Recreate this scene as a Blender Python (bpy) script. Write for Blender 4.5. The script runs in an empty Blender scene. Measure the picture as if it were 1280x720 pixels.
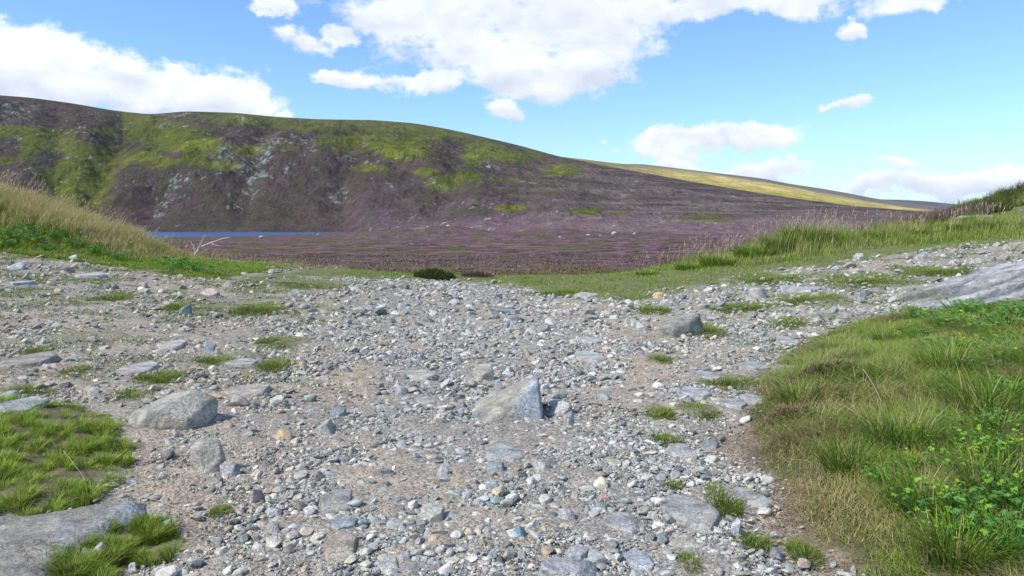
import bpy, math, random
import numpy as np
from mathutils import Vector, Matrix

random.seed(11)
RNG = np.random.default_rng(11)
F = 949.0                 # focal length in pixels of the 1280 px wide photograph
PITCH = math.radians(5.54)
CZ = 1.5
C = bpy.context.scene.collection
scene = bpy.context.scene

# ------------------------------------------------------------------ camera
cam_d = bpy.data.cameras.new("camera")
cam = bpy.data.objects.new("camera", cam_d)
C.objects.link(cam)
cam.location = (0, 0, CZ)
cam.rotation_euler = (math.pi / 2 - PITCH, 0, 0)
cam_d.sensor_width = 36
cam_d.lens = 36 * F / 1280
cam_d.clip_start = 0.05
cam_d.clip_end = 40000
scene.camera = cam
cp, sp_ = math.cos(PITCH), math.sin(PITCH)


def ray(u, v):
    x = (u - 640) / F
    y = (360 - v) / F
    return np.array([x, cp + y * sp_, -sp_ + y * cp])


def proj(X, Y, Z):
    zc = Y * cp - (Z - CZ) * sp_
    yc = Y * sp_ + (Z - CZ) * cp
    zc = np.where(zc < 0.05, 0.05, zc)
    return 640 + F * X / zc, 360 - F * yc / zc


# ------------------------------------------------------------------ noise
def _h(ix, iy, iz, s):
    n = (ix * 374761393 + iy * 668265263 + iz * 2147483647 * 3 + s * 1274126177) & 0xFFFFFFFF
    n = ((n ^ (n >> 13)) * 1274126177) & 0xFFFFFFFF
    n = (n ^ (n >> 16)) & 0xFFFFFFFF
    n = (n * 2246822519) & 0xFFFFFFFF
    return ((n ^ (n >> 15)) & 0xFFFFFF) / float(0xFFFFFF)


def vnoise(x, y, s=0):
    x = np.asarray(x, float); y = np.asarray(y, float)
    ix = np.floor(x).astype(np.int64); iy = np.floor(y).astype(np.int64)
    fx = x - ix; fy = y - iy
    fx = fx * fx * fx * (fx * (fx * 6 - 15) + 10); fy = fy * fy * fy * (fy * (fy * 6 - 15) + 10)
    a = _h(ix, iy, 0, s); b = _h(ix + 1, iy, 0, s); c = _h(ix, iy + 1, 0, s); d = _h(ix + 1, iy + 1, 0, s)
    return (a + (b - a) * fx) * (1 - fy) + (c + (d - c) * fx) * fy


def fbm(x, y, oct=4, s=0, g=0.5, lac=2.03):
    t = 0; amp = 1; tot = 0
    c, sn = math.cos(0.6), math.sin(0.6)
    for i in range(oct):
        t = t + amp * vnoise(x, y, s + i * 17)
        tot += amp
        amp *= g
        x, y = (x * c - y * sn) * lac + 3.7, (x * sn + y * c) * lac + 1.3
    return t / tot


def vnoise3(p, s=0):
    i = np.floor(p).astype(np.int64); f = p - i
    f = f * f * (3 - 2 * f)
    r = 0
    for dx in (0, 1):
        for dy in (0, 1):
            for dz in (0, 1):
                w = (f[:, 0] if dx else 1 - f[:, 0]) * (f[:, 1] if dy else 1 - f[:, 1]) * (f[:, 2] if dz else 1 - f[:, 2])
                r = r + w * _h(i[:, 0] + dx, i[:, 1] + dy, i[:, 2] + dz, s)
    return r


def fbm3(p, oct=4, s=0, g=0.5):
    t = 0; a = 1; tot = 0
    for i in range(oct):
        t = t + a * vnoise3(p, s + 31 * i); tot += a; a *= g
        p = p * 2.07 + 5.1
    return t / tot


def sst(a, b, x):
    t = np.clip((x - a) / (b - a), 0, 1)
    return t * t * (3 - 2 * t)


def softplus(x, w=1.0):
    return w * np.logaddexp(0, np.asarray(x, float) / w)


def sdist(px, py, poly):
    """signed distance to a polygon, positive inside"""
    px = np.asarray(px, float); py = np.asarray(py, float)
    d2 = np.full(px.shape, 1e18); ins = np.zeros(px.shape, bool)
    n = len(poly)
    for i in range(n):
        ax, ay = poly[i]; bx, by = poly[(i + 1) % n]
        ex, ey = bx - ax, by - ay
        wx, wy = px - ax, py - ay
        t = np.clip((wx * ex + wy * ey) / (ex * ex + ey * ey + 1e-12), 0, 1)
        d2 = np.minimum(d2, (wx - ex * t) ** 2 + (wy - ey * t) ** 2)
        if abs(ey) > 1e-12:
            c = ((ay > py) != (by > py)) & (px < ex * (py - ay) / ey + ax)
            ins ^= c
    return np.where(ins, 1, -1) * np.sqrt(d2)


# ------------------------------------------------------------------ terrain height
MY = np.array([0, 45, 60, 100, 200, 400, 700, 780, 1000, 3000, 14000.0])
MZ = np.array([-1.8, -2.2, -3.0, -5.0, -9.0, -14.0, -19.4, -19.6, -18.5, -18, -30.0])
LOCH_Z = -20.0


def shore_near(tx):
    return np.interp(tx * F + 640, [-900, 175, 300, 400, 445], [640, 690, 745, 835, 915])


def moor_z(X, Y):
    tx = X / np.maximum(Y, 1)
    z = np.interp(Y, MY, MZ)
    amp = np.interp(Y, [40, 100, 300, 600, 900], [0.12, 0.3, 0.8, 1.6, 2.2])
    left = sst(470, 400, tx * F + 640)
    nearshore = 1 - left * sst(450, 680, Y)
    z = z + amp * (fbm(X / 60, Y / 60, 4, 5) - 0.5) * 2 * (0.15 + 0.85 * nearshore)
    z = z + np.interp(Y, [30, 60, 150, 400], [0.0, 0.25, 0.35, 0.5]) * (fbm(X / 3.5, Y / 3.5, 3, 9) - 0.5)
    # morainic hummocks right of the loch
    for (u, yy, rx, ry, hh) in ((560, 640, 48, 45, 10.0), (690, 720, 60, 40, 7), (480, 790, 40, 30, 4.0), (800, 620, 60, 40, 5.0),
                                (640, 560, 40, 25, 3.0), (900, 560, 50, 30, 4.0), (500, 610, 30, 22, 3.0)):
        xx = (u - 640) / F * yy
        z = z + hh * np.exp(-((X - xx) / rx) ** 2 - ((Y - yy) / ry) ** 2)
    d = sst(0, 25, Y - shore_near(tx) - 4 * (fbm(X / 15, Y / 15, 3, 4) - 0.5)) * sst(455, 430, tx * F + 640) * sst(1300, 1000, Y)
    return z - 5 * d


def H0(X, Y):
    X = np.asarray(X, float); Y = np.asarray(Y, float)
    rise = 0.1 * softplus(X - 2, 0.8) + 0.09 * softplus(-X - 2, 0.8)
    rise = np.minimum(rise, 3)
    yc = 19 + np.clip(X - 3, 0, 12) * 0.5
    g = rise - 0.14 * softplus(Y - yc, 1.5)
    g = g + 0.10 * (fbm(X / 2.7, Y / 2.7, 3, 1) - 0.5) * sst(0.5, 4, Y)
    w = sst(0, 1, (Y - yc - 4) / 34)
    return np.where(w > 0, g * (1 - w) + moor_z(X, Y) * w, g)


def unproj(u, v, H=None):
    H = H or H0
    d = ray(u, v); d = d / d[1]
    ys = np.concatenate([np.linspace(0.8, 40, 1600)])
    P = ys[:, None] * d[None, :]
    z = P[:, 2] + CZ - H(P[:, 0], P[:, 1])
    k = np.argmax(z < 0)
    if z[k] >= 0:
        k = len(ys) - 1
    a = ys[max(k - 1, 0)]; b = ys[k]
    za, zb = z[max(k - 1, 0)], z[k]
    y = a + (b - a) * za / (za - zb + 1e-9) if k else a
    return d[0] * y, y


RB_px = [(1085, 730), (1035, 690), (1000, 650), (972, 610), (950, 570), (940, 520), (945, 480), (972, 452), (1010, 425),
         (1060, 405), (1130, 392), (1200, 386), (1300, 378), (1480, 366)]
RB = [(1.35, 0.4), (1.4, 2.4)] + [unproj(u, v) for u, v in RB_px] + [(15, 9), (12, 0.4)]
VG_px = [(300, 350), (380, 347), (440, 348), (500, 350), (560, 351), (610, 356), (660, 362), (705, 370), (770, 379), (835, 369), (900, 353),
         (960, 342), (1040, 330), (1120, 317), (1200, 308), (1300, 300), (1480, 292)]
VGn = [unproj(u, v) for u, v in VG_px]
VG = VGn + [(40, 30), (-3, 30), (VGn[0][0] + .3, 21.5)]
LB_px = [(-300, 292), (-100, 306), (0, 317), (80, 326), (160, 336), (230, 345), (288, 349)]
LBn = [unproj(u, v) for u, v in LB_px]
LB = LBn + [(LBn[-1][0] - 0.2, 20.5), (-16, 20.5), (-40, 20)]
LG = [unproj(u, v) for u, v in [(-80, 505), (20, 503), (90, 512), (135, 528), (165, 560), (158, 600), (120, 628), (60, 645), (-80, 660)]]
LG2 = [unproj(u, v) for u, v in [(40, 735), (60, 705), (120, 672), (160, 648), (205, 660), (228, 685), (215, 700), (150, 712), (120, 735)]]


def H(X, Y):
    X = np.asarray(X, float); Y = np.asarray(Y, float)
    z = H0(X, Y)
    near = (Y < 45)
    if not np.any(near):
        return z
    d = sdist(X, Y, RB)
    z = z + np.where(d > 0, 0.22 * np.interp(Y, [5.5, 8.5], [1, .3]) * (1 - np.exp(-np.maximum(d, 0) / 0.55)) + 0.05 * (fbm(X / .6, Y / .6, 3, 77) - .5) * sst(0, .5, d), 0)
    d = sdist(X, Y, VG)
    z = z + np.where(d > 0, 0.07 * (1 - np.exp(-np.maximum(d, 0) / 0.5)), 0)
    d = sdist(X, Y, LB)
    hb = 0.62 * np.clip((-X - 8.0) / 2.7, 0, 1.7) + 0.03
    z = z + np.where(d > 0, hb * sst(-0.1, 1.6, d), 0)
    d = sdist(X, Y, LG)
    z = z + np.where(d > 0, 0.05 * (1 - np.exp(-np.maximum(d, 0) / 0.15)), 0)
    z = z + 1.15 * np.exp(-((X - 19.5) / 3.6) ** 2 - ((Y - 27.5) / 3.5) ** 2)
    return z


# ------------------------------------------------------------------ mesh helpers
def new_mesh(name, V, Fc, col=None, smooth=True, nper=None):
    """V (n,3); Fc (m,k) index array or list of arrays of different k"""
    me = bpy.data.meshes.new(name)
    if isinstance(Fc, np.ndarray):
        Fc = [Fc]
    loops = np.concatenate([f.reshape(-1) for f in Fc]).astype(np.int32)
    sizes = np.concatenate([np.full(len(f), f.shape[1]) for f in Fc]).astype(np.int32)
    starts = np.concatenate([[0], np.cumsum(sizes)[:-1]]).astype(np.int32)
    me.vertices.add(len(V)); me.vertices.foreach_set("co", np.asarray(V, np.float32).reshape(-1))
    me.loops.add(len(loops)); me.loops.foreach_set("vertex_index", loops)
    me.polygons.add(len(sizes)); me.polygons.foreach_set("loop_start", starts)
    try:
        me.polygons.foreach_set("loop_total", sizes)
    except Exception:
        pass
    me.update(calc_edges=True)
    me.polygons.foreach_set("use_smooth", np.full(len(sizes), bool(smooth)))
    if col is not None:
        col = np.asarray(col, np.float32)
        if col.shape[1] == 3:
            col = np.concatenate([col, np.ones((len(col), 1), np.float32)], 1)
        a = me.color_attributes.new("col", 'FLOAT_COLOR', 'POINT')
        a.data.foreach_set("color", col.reshape(-1))
    return me


def link(name, me, mat=None, parent=None, label=None, cat=None, group=None, kind=None):
    o = bpy.data.objects.new(name, me)
    C.objects.link(o)
    if mat is not None and me is not None and not me.materials:
        me.materials.append(mat)
    if parent is not None:
        o.parent = parent
    for k, v in (("label", label), ("category", cat), ("group", group), ("kind", kind)):
        if v:
            o[k] = v
    return o


def grid_faces(nr, nc):
    i = np.arange(nr - 1)[:, None] * nc + np.arange(nc - 1)[None, :]
    i = i.reshape(-1)
    return np.stack([i, i + 1, i + nc + 1, i + nc], 1)


# ------------------------------------------------------------------ materials
def mat_new(name):
    m = bpy.data.materials.new(name); m.use_nodes = True
    nt = m.node_tree
    b = nt.nodes["Principled BSDF"]
    return m, nt, b


def N(nt, t, **kw):
    n = nt.nodes.new(t)
    for k, v in kw.items():
        if k.startswith("i_"):
            n.inputs[int(k[2:]) if k[2:].isdigit() else k[2:].replace("_", " ")].default_value = v
        else:
            setattr(n, k, v)
    return n


def L(nt, a, b):
    nt.links.new(a, b)


def mathn(nt, op, a, b=None, c=None, clamp=False):
    n = nt.nodes.new("ShaderNodeMath"); n.operation = op; n.use_clamp = clamp
    for i, x in enumerate((a, b, c)):
        if x is None:
            continue
        if isinstance(x, (int, float)):
            n.inputs[i].default_value = x
        else:
            nt.links.new(x, n.inputs[i])
    return n.outputs[0]


def noise(nt, vec, scale, detail=4, rough=0.55, dist=0.0):
    n = nt.nodes.new("ShaderNodeTexNoise")
    n.inputs["Scale"].default_value = scale; n.inputs["Detail"].default_value = detail
    n.inputs["Roughness"].default_value = rough; n.inputs["Distortion"].default_value = dist
    if vec is not None:
        nt.links.new(vec, n.inputs["Vector"])
    return n.outputs["Fac"]


def ramp(nt, x, a, b, lo=0.0, hi=1.0):
    n = nt.nodes.new("ShaderNodeMapRange"); n.interpolation_type = 'SMOOTHSTEP'
    n.inputs["From Min"].default_value = a; n.inputs["From Max"].default_value = b
    n.inputs["To Min"].default_value = lo; n.inputs["To Max"].default_value = hi
    nt.links.new(x, n.inputs["Value"])
    return n.outputs["Result"]


def mixc(nt, fac, a, b, mode='MIX'):
    n = nt.nodes.new("ShaderNodeMix"); n.data_type = 'RGBA'; n.blend_type = mode
    for s, x in ((0, fac), (6, a), (7, b)):
        if isinstance(x, (int, float)):
            n.inputs[s].default_value = x
        elif isinstance(x, tuple):
            n.inputs[s].default_value = x if len(x) == 4 else (*x, 1)
        else:
            nt.links.new(x, n.inputs[s])
    return n.outputs[2]


def scalec(nt, col, f):
    n = nt.nodes.new("ShaderNodeVectorMath"); n.operation = 'SCALE'
    nt.links.new(col, n.inputs[0])
    if isinstance(f, (int, float)):
        n.inputs[3].default_value = f
    else:
        nt.links.new(f, n.inputs[3])
    return n.outputs[0]


def bump(nt, b, h, strength, dist):
    n = nt.nodes.new("ShaderNodeBump"); n.inputs["Strength"].default_value = strength; n.inputs["Distance"].default_value = dist
    nt.links.new(h, n.inputs["Height"]); nt.links.new(n.outputs[0], b.inputs["Normal"])


def attr(nt):
    n = nt.nodes.new("ShaderNodeAttribute"); n.attribute_name = "col"
    return n


def mat_soil():
    m, nt, b = mat_new("soil")
    a = attr(nt); tc = nt.nodes.new("ShaderNodeTexCoord").outputs["Object"]
    v1 = N(nt, "ShaderNodeTexVoronoi"); v1.inputs["Scale"].default_value = 95; L(nt, tc, v1.inputs["Vector"])
    v2 = N(nt, "ShaderNodeTexVoronoi"); v2.inputs["Scale"].default_value = 42; L(nt, tc, v2.inputs["Vector"])
    sep1 = N(nt, "ShaderNodeSeparateColor"); L(nt, v1.outputs["Color"], sep1.inputs[0])
    sep2 = N(nt, "ShaderNodeSeparateColor"); L(nt, v2.outputs["Color"], sep2.inputs[0])
    n1 = noise(nt, tc, 7, 6, 0.7)
    n2 = noise(nt, tc, 60, 3, 0.6)
    f = mathn(nt, 'MULTIPLY', ramp(nt, n1, 0.25, 0.8, 0.72, 1.25), ramp(nt, n2, 0.25, 0.75, 0.85, 1.15))
    # little grit pieces of different tint
    g1 = ramp(nt, sep1.outputs[0], 0.0, 1.0, 0.60, 1.45)
    g2 = ramp(nt, sep2.outputs[1], 0.0, 1.0, 0.80, 1.25)
    gm = mathn(nt, 'MULTIPLY', g1, g2)
    gmix = mathn(nt, 'ADD', mathn(nt, 'MULTIPLY', mathn(nt, 'SUBTRACT', gm, 1.0), a.outputs["Alpha"]), 1.0)
    f = mathn(nt, 'MULTIPLY', f, gmix)
    col = scalec(nt, a.outputs["Color"], f)
    greyer = mixc(nt, mathn(nt, 'MULTIPLY', ramp(nt, sep1.outputs[2], 0.5, 0.8), mathn(nt, 'MULTIPLY', a.outputs["Alpha"], 0.5)), col, (0.38, 0.375, 0.36))
    L(nt, greyer, b.inputs["Base Color"])
    b.inputs["Roughness"].default_value = 0.95; b.inputs["Specular IOR Level"].default_value = 0.2
    h = mathn(nt, 'ADD', mathn(nt, 'MULTIPLY', mathn(nt, 'SUBTRACT', 1.0, v1.outputs["Distance"]), a.outputs["Alpha"]), mathn(nt, 'MULTIPLY', n2, 0.8))
    bump(nt, b, h, 0.8, 0.006)
    return m


def mat_stone(name="stone", rock=False):
    m, nt, b = mat_new(name)
    a = attr(nt); tc = nt.nodes.new("ShaderNodeTexCoord").outputs["Object"]
    n1 = noise(nt, tc, 5 if rock else 25, 6, 0.65)
    n2 = noise(nt, tc, 45 if rock else 110, 4, 0.7)
    f = mathn(nt, 'MULTIPLY', ramp(nt, n1, 0.25, 0.75, 0.62, 1.34), ramp(nt, n2, 0.3, 0.7, 0.74, 1.24))
    col = scalec(nt, a.outputs["Color"], f)
    h = mathn(nt, 'ADD', mathn(nt, 'MULTIPLY', n1, 0.5), mathn(nt, 'MULTIPLY', n2, 0.35))
    if rock:
        mp = N(nt, "ShaderNodeMapping"); L(nt, tc, mp.inputs["Vector"])
        mp.inputs["Scale"].default_value = (3.0, 5.0, 11.0); mp.inputs["Rotation"].default_value = (0.5, 0.35, 0.4)
        band = noise(nt, mp.outputs[0], 1.6, 5, 0.6, 0.6)
        col = scalec(nt, col, ramp(nt, band, 0.32, 0.68, 0.80, 1.2))
        pit = N(nt, 'ShaderNodeTexVoronoi'); pit.inputs['Scale'].default_value = 55; L(nt, tc, pit.inputs['Vector'])
        col = scalec(nt, col, ramp(nt, pit.outputs['Distance'], 0.0, 0.5, 0.82, 1.08))
        brown = ramp(nt, noise(nt, tc, 3.0, 4, 0.6), 0.5, 0.72)
        col = mixc(nt, mathn(nt, 'MULTIPLY', brown, 0.45), col, (0.27, 0.235, 0.18))
        lich = ramp(nt, noise(nt, tc, 17, 5, 0.6, 0.4), 0.60, 0.68)
        col = mixc(nt, mathn(nt, 'MULTIPLY', lich, 0.45), col, (0.46, 0.47, 0.44))
        dark = ramp(nt, noise(nt, tc, 9, 6, 0.75, 0.3), 0.62, 0.72)
        col = mixc(nt, mathn(nt, 'MULTIPLY', dark, 0.4), col, (0.12, 0.12, 0.11))
        h = mathn(nt, 'ADD', h, mathn(nt, 'MULTIPLY', band, 0.6))
        wn = N(nt, 'ShaderNodeTexNoise'); wn.inputs['Scale'].default_value = 6; wn.inputs['Detail'].default_value = 4; L(nt, tc, wn.inputs['Vector'])
        wp = N(nt, 'ShaderNodeVectorMath', operation='MULTIPLY_ADD'); L(nt, wn.outputs['Color'], wp.inputs[0]); wp.inputs[1].default_value = (.55, .55, .55); L(nt, tc, wp.inputs[2])
        ms = N(nt, 'ShaderNodeMapping'); L(nt, wp.outputs[0], ms.inputs['Vector']); ms.inputs['Scale'].default_value = (1, 2.2, 2.2); ms.inputs['Rotation'].default_value = (.3, .5, .5)
        ed = N(nt, 'ShaderNodeTexVoronoi', feature='DISTANCE_TO_EDGE'); ed.inputs['Scale'].default_value = 4.0; L(nt, ms.outputs[0], ed.inputs['Vector'])
        crk = ramp(nt, ed.outputs['Distance'], 0.0, 0.03)
        gate = ramp(nt, noise(nt, tc, 4.5, 3), .50, .66)
        crk = mathn(nt, 'SUBTRACT', 1.0, mathn(nt, 'MULTIPLY', mathn(nt, 'SUBTRACT', 1.0, crk), gate))
        col = scalec(nt, col, mathn(nt, 'ADD', mathn(nt, 'MULTIPLY', crk, .28), .72))
        h = mathn(nt, 'ADD', h, mathn(nt, 'MULTIPLY', crk, .3))
        n3_ = noise(nt, tc, 130, 3, .7)
        col = scalec(nt, col, ramp(nt, n3_, .3, .7, .82, 1.18))
    L(nt, col, b.inputs["Base Color"])
    b.inputs["Roughness"].default_value = 0.82; b.inputs["Specular IOR Level"].default_value = 0.3
    bump(nt, b, h, 0.9 if rock else .75, 0.035 if rock else 0.004)
    return m


def mat_leaf(name, trans=0.3, rough=0.55):
    m, nt, b = mat_new(name)
    a = attr(nt)
    L(nt, a.outputs["Color"], b.inputs["Base Color"])
    b.inputs["Roughness"].default_value = rough; b.inputs["Specular IOR Level"].default_value = 0.25
    t = N(nt, "ShaderNodeBsdfTranslucent"); L(nt, a.outputs["Color"], t.inputs["Color"])
    mx = N(nt, "ShaderNodeMixShader"); mx.inputs[0].default_value = trans
    L(nt, b.outputs[0], mx.inputs[1]); L(nt, t.outputs[0], mx.inputs[2])
    L(nt, mx.outputs[0], nt.nodes["Material Output"].inputs["Surface"])
    return m


def mat_terrain(name, s1, s2, bumpd, stretch=None):
    m, nt, b = mat_new(name)
    a = attr(nt); tc = nt.nodes.new("ShaderNodeTexCoord").outputs["Object"]
    n1 = noise(nt, tc, s1, 6, 0.65); n2 = noise(nt, tc, s2, 5, 0.7)
    f = mathn(nt, 'MULTIPLY', ramp(nt, n1, 0.25, 0.75, 0.78, 1.22), ramp(nt, n2, 0.3, 0.7, 0.80, 1.2))
    L(nt, scalec(nt, a.outputs["Color"], f), b.inputs["Base Color"])
    b.inputs["Roughness"].default_value = 1.0; b.inputs["Specular IOR Level"].default_value = 0.0
    bump(nt, b, mathn(nt, 'ADD', n1, mathn(nt, 'MULTIPLY', n2, 0.4)), 0.8, bumpd)
    return m


M_SOIL = mat_soil()
M_MOOR = mat_terrain("moor_heather", 0.5, 2.2, 0.8)
M_HILL = mat_terrain("hill_cover", 0.05, 0.22, 9.0)
M_HILLB = mat_terrain("distant_hill_cover", 0.02, 0.09, 8.0)
M_STONE = mat_stone("loose_stone")
M_ROCK = mat_stone("bedrock", True)
M_GRASS = mat_leaf("grass_blades")
M_LEAF = mat_leaf("weed_leaves", 0.35, 0.45)
M_HEATH = mat_leaf("heather_sprigs", 0.1, 0.8)
M_WOOD = mat_stone("dead_wood")

# ------------------------------------------------------------------ patches along the track (photo pixel, half sizes)
TUFTS = [  # u, v, ru, rv, height, density-scale, label
    (320, 387, 30, 9, .05, "low green turf tuft in the gravel left of the track's crest"),
    (196, 474, 24, 11, .06, "bright green grass tuft directly behind the big left boulder"),
    (162, 497, 20, 9, .05, "small grass tuft at the left end of the big left boulder"),
    (268, 452, 22, 8, .04, "thin mossy tuft beside the blue grey stone, left of track centre"),
    (340, 459, 22, 10, .06, "round green grass tuft right of the mossy tuft and blue grey stone"),
    (350, 428, 34, 8, .04, "flat mossy patch behind the round green tuft left of track centre"),
    (222, 384, 20, 5, .035, "sparse mossy patch beside the small dark pyramid stone"),
    (140, 372, 20, 6, .035, "faint mossy patch below the left grassy bank"),
    (45, 440, 16, 6, .04, "small turf patch at the far left edge of the stony ground"),
    (35, 488, 30, 6, .04, "thin turf strip above the slab at the left edge"),
    (95, 462, 12, 6, .035, "tiny moss tuft between left edge slab and big boulder"),
    (382, 356, 55, 7, .04, "long low turf patch at the crest left of centre"),
    (275, 640, 14, 8, .03, "faint moss spot beside the dead stalk, lower left"),
    (815, 388, 22, 8, .05, "green turf tuft behind the rounded grey boulder on the right"),
    (884, 415, 22, 16, .06, "grass tuft leaning on the right side of the rounded grey boulder"),
    (826, 450, 16, 7, .045, "small green tuft in gravel below the rounded grey boulder"),
    (870, 514, 24, 9, .05, "green tuft right of the twin low turf patches on the track's right"),
    (826, 518, 18, 9, .045, "yellowish low turf patch on the right side of the track"),
    (830, 552, 20, 8, .05, "dark green tuft just below the yellowish turf patch"),
    (904, 628, 24, 18, .08, "spiky grass tuft between the two grey slabs at lower right"),
    (945, 680, 22, 8, .05, "short turf patch left of the round green cushion, lower right"),
    (1006, 694, 18, 14, .06, "round bright green grass cushion on brown litter, lower right"),
    (862, 706, 16, 12, .05, "small mossy tuft at the bottom edge right of centre"),
    (842, 608, 14, 5, .035, "thin mossy fringe above the large flat slab, lower right"),
    (910, 478, 34, 9, .04, "mossy patch between the slabs beside the right bank"),
    (960, 350, 40, 6, .05, "turf strip in front of the right verge"),
    (700, 366, 36, 4, .04, "turf fringe at the front of the central verge"),
    (930, 385, 45, 6, .04, "patchy moss among stones in front of the right verge"),
    (1010, 375, 46, 7, .045, "patchy turf near the rock outcrop's left foot"),
    (1080, 352, 52, 6, .045, "patchy turf behind the rock outcrop on the right"),
    (1170, 340, 40, 5, .045, "turf patch behind the top of the rock outcrop"),
    (985, 405, 30, 7, .04, "low turf patch beside the front edge of the right bank"),
    (700, 545, 0, 0, 0, ""),
]
TUFTS = [t for t in TUFTS if t[2] > 0]
TPOS = []
for (u, v, ru, rv, h, lb) in TUFTS:
    x, y = unproj(u, v, H)
    a = math.atan2(CZ - float(H(x, y)), y)
    TPOS.append((x, y, ru * y / F, min(rv * y / F / math.sin(a), 2.2 * ru * y / F), h, lb))


def tuft_field(X, Y):
    g = np.zeros(np.shape(X))
    nz = (fbm(X / .18, Y / .18, 3, 21) - 0.5) * 1.3
    for (x, y, rx, ry, h, lb) in TPOS:
        q = 1.0 - np.sqrt(((X - x) / rx) ** 2 + ((Y - y) / ry) ** 2)
        g = np.maximum(g, sst(-0.35, 0.35, q + nz))
    return g


def mask_px(U, V, els):
    m = np.zeros(np.shape(U))
    for e in els:
        u, v, ru, rv = e[:4]
        w = e[4] if len(e) > 4 else 1.0
        m = np.maximum(m, w * np.exp(-(((U - u) / ru) ** 2 + ((V - v) / rv) ** 2) * 1.2))
    return m


# ------------------------------------------------------------------ ground mesh (one sheet to the horizon)
def mixa(a, b, t):
    return a * (1 - t[:, None]) + np.asarray(b)[None, :] * t[:, None]


def soil_colors(X, Y, U, V):
    n = len(X)
    col = np.tile([0.30, 0.25, 0.185], (n, 1))
    grit = np.full(n, 0.9)
    nz = fbm(X / 1.1, Y / 1.1, 4, 40)
    grey = sst(0.40, 0.6, nz)
    col = mixa(col, (0.235, 0.215, 0.185), grey * 0.7)
    dirt = mask_px(U, V, [(410, 470, 75, 40), (250, 640, 60, 60, .8), (200, 600, 60, 40), (800, 460, 60, 30), (330, 480, 60, 30), (80, 400, 130, 30, .6), (690, 500, 30, 30, .5), (560, 600, 40, 20, .4)])
    col = mixa(col, (0.33, 0.26, 0.18), sst(0.25, 0.8, dirt + (nz - .5)) * 0.85)
    lit = mask_px(U, V, [(1000, 640, 60, 70), (1050, 690, 60, 60), (945, 560, 40, 50), (960, 500, 40, 50, .8), (900, 560, 30, 60, .6)])
    litm = sst(0.3, 0.75, lit + (nz - .5) * .8)
    col = mixa(col, (0.24, 0.175, 0.12), litm * 0.9)
    col = mixa(col, (0.17, 0.16, 0.08), sst(0.15, 0.8, tuft_field(X, Y)) * 0.9)
    # sparse moss on the left ground
    ms = sst(0.50, 0.66, fbm(X / .38, Y / .38, 4, 61)) * sst(500, 380, V) * (sst(560, 300, U) + sst(800, 950, U)) * .8
    col = mixa(col, (0.15, 0.16, 0.06), np.clip(ms, 0, 1))
    for poly, c, wd in ((RB, (0.085, 0.08, 0.035), .12), (VG, (0.13, 0.15, 0.05), .35), (LB, (0.13, 0.14, 0.05), .25), (LG, (0.13, 0.12, 0.055), .08), (LG2, (0.15, 0.14, 0.07), .06)):
        d = sdist(X, Y, poly)
        m = sst(-wd, wd, d + (fbm(X / .3, Y / .3, 3, 63) - .5) * wd * 3)
        col = mixa(col, c, m); grit = grit * (1 - 0.8 * m)
    return np.concatenate([col, grit[:, None]], 1)


def moor_colors(X, Y, U, V):
    n = len(X)
    s = np.interp(Y, [20, 100, 400, 900], [2.0, 6, 22, 40])
    n1 = fbm(X / 9 / 1.0, Y / 9, 5, 100, 0.6)
    n2 = fbm(X / 45, Y / 60, 5, 101, 0.6)
    n3 = fbm(X / 2.2, Y / 2.2, 4, 102, 0.6)
    n4 = fbm(X / 160, Y / 120, 4, 104)
    col = np.tile([0.120, 0.073, 0.085], (n, 1))
    col = mixa(col, (0.235, 0.135, 0.195), sst(0.40, 0.66, n1 * .6 + n3 * .4))
    col = mixa(col, (0.045, 0.036, 0.032), sst(0.48, 0.62, fbm(X / 5 + 40, Y / 7, 5, 107, 0.6)) * .8)
    col = mixa(col, (0.15, 0.125, 0.07), sst(0.53, 0.66, fbm(X / 14, Y / 10 + 9, 5, 108, 0.6)) * 0.75)
    col = mixa(col, (0.09, 0.10, 0.03), sst(0.53, 0.62, fbm(X / 22 + 9, Y / 14, 4, 109, 0.6)) * 0.8)
    col = mixa(col, (0.12, 0.085, 0.085), sst(380, 700, Y) * .5)
    cg = mask_px(U, V, [(560, 279, 26, 4), (520, 284, 22, 3, .8), (585, 277, 18, 3, .8), (690, 284, 22, 3, .5), (800, 284, 20, 3, .5), (640, 287, 30, 2, .5)]) * sst(420, 520, Y)
    col = mixa(col, (0.22, 0.20, 0.165), sst(.3, .7, cg * (.4 + 1.2 * n3)) * .8)
    near = sst(120, 40, Y)
    col = mixa(col, (0.20, 0.15, 0.085), near * sst(.35, .6, n3) * .75)
    return np.concatenate([col, np.ones((n, 1))], 1)


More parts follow.
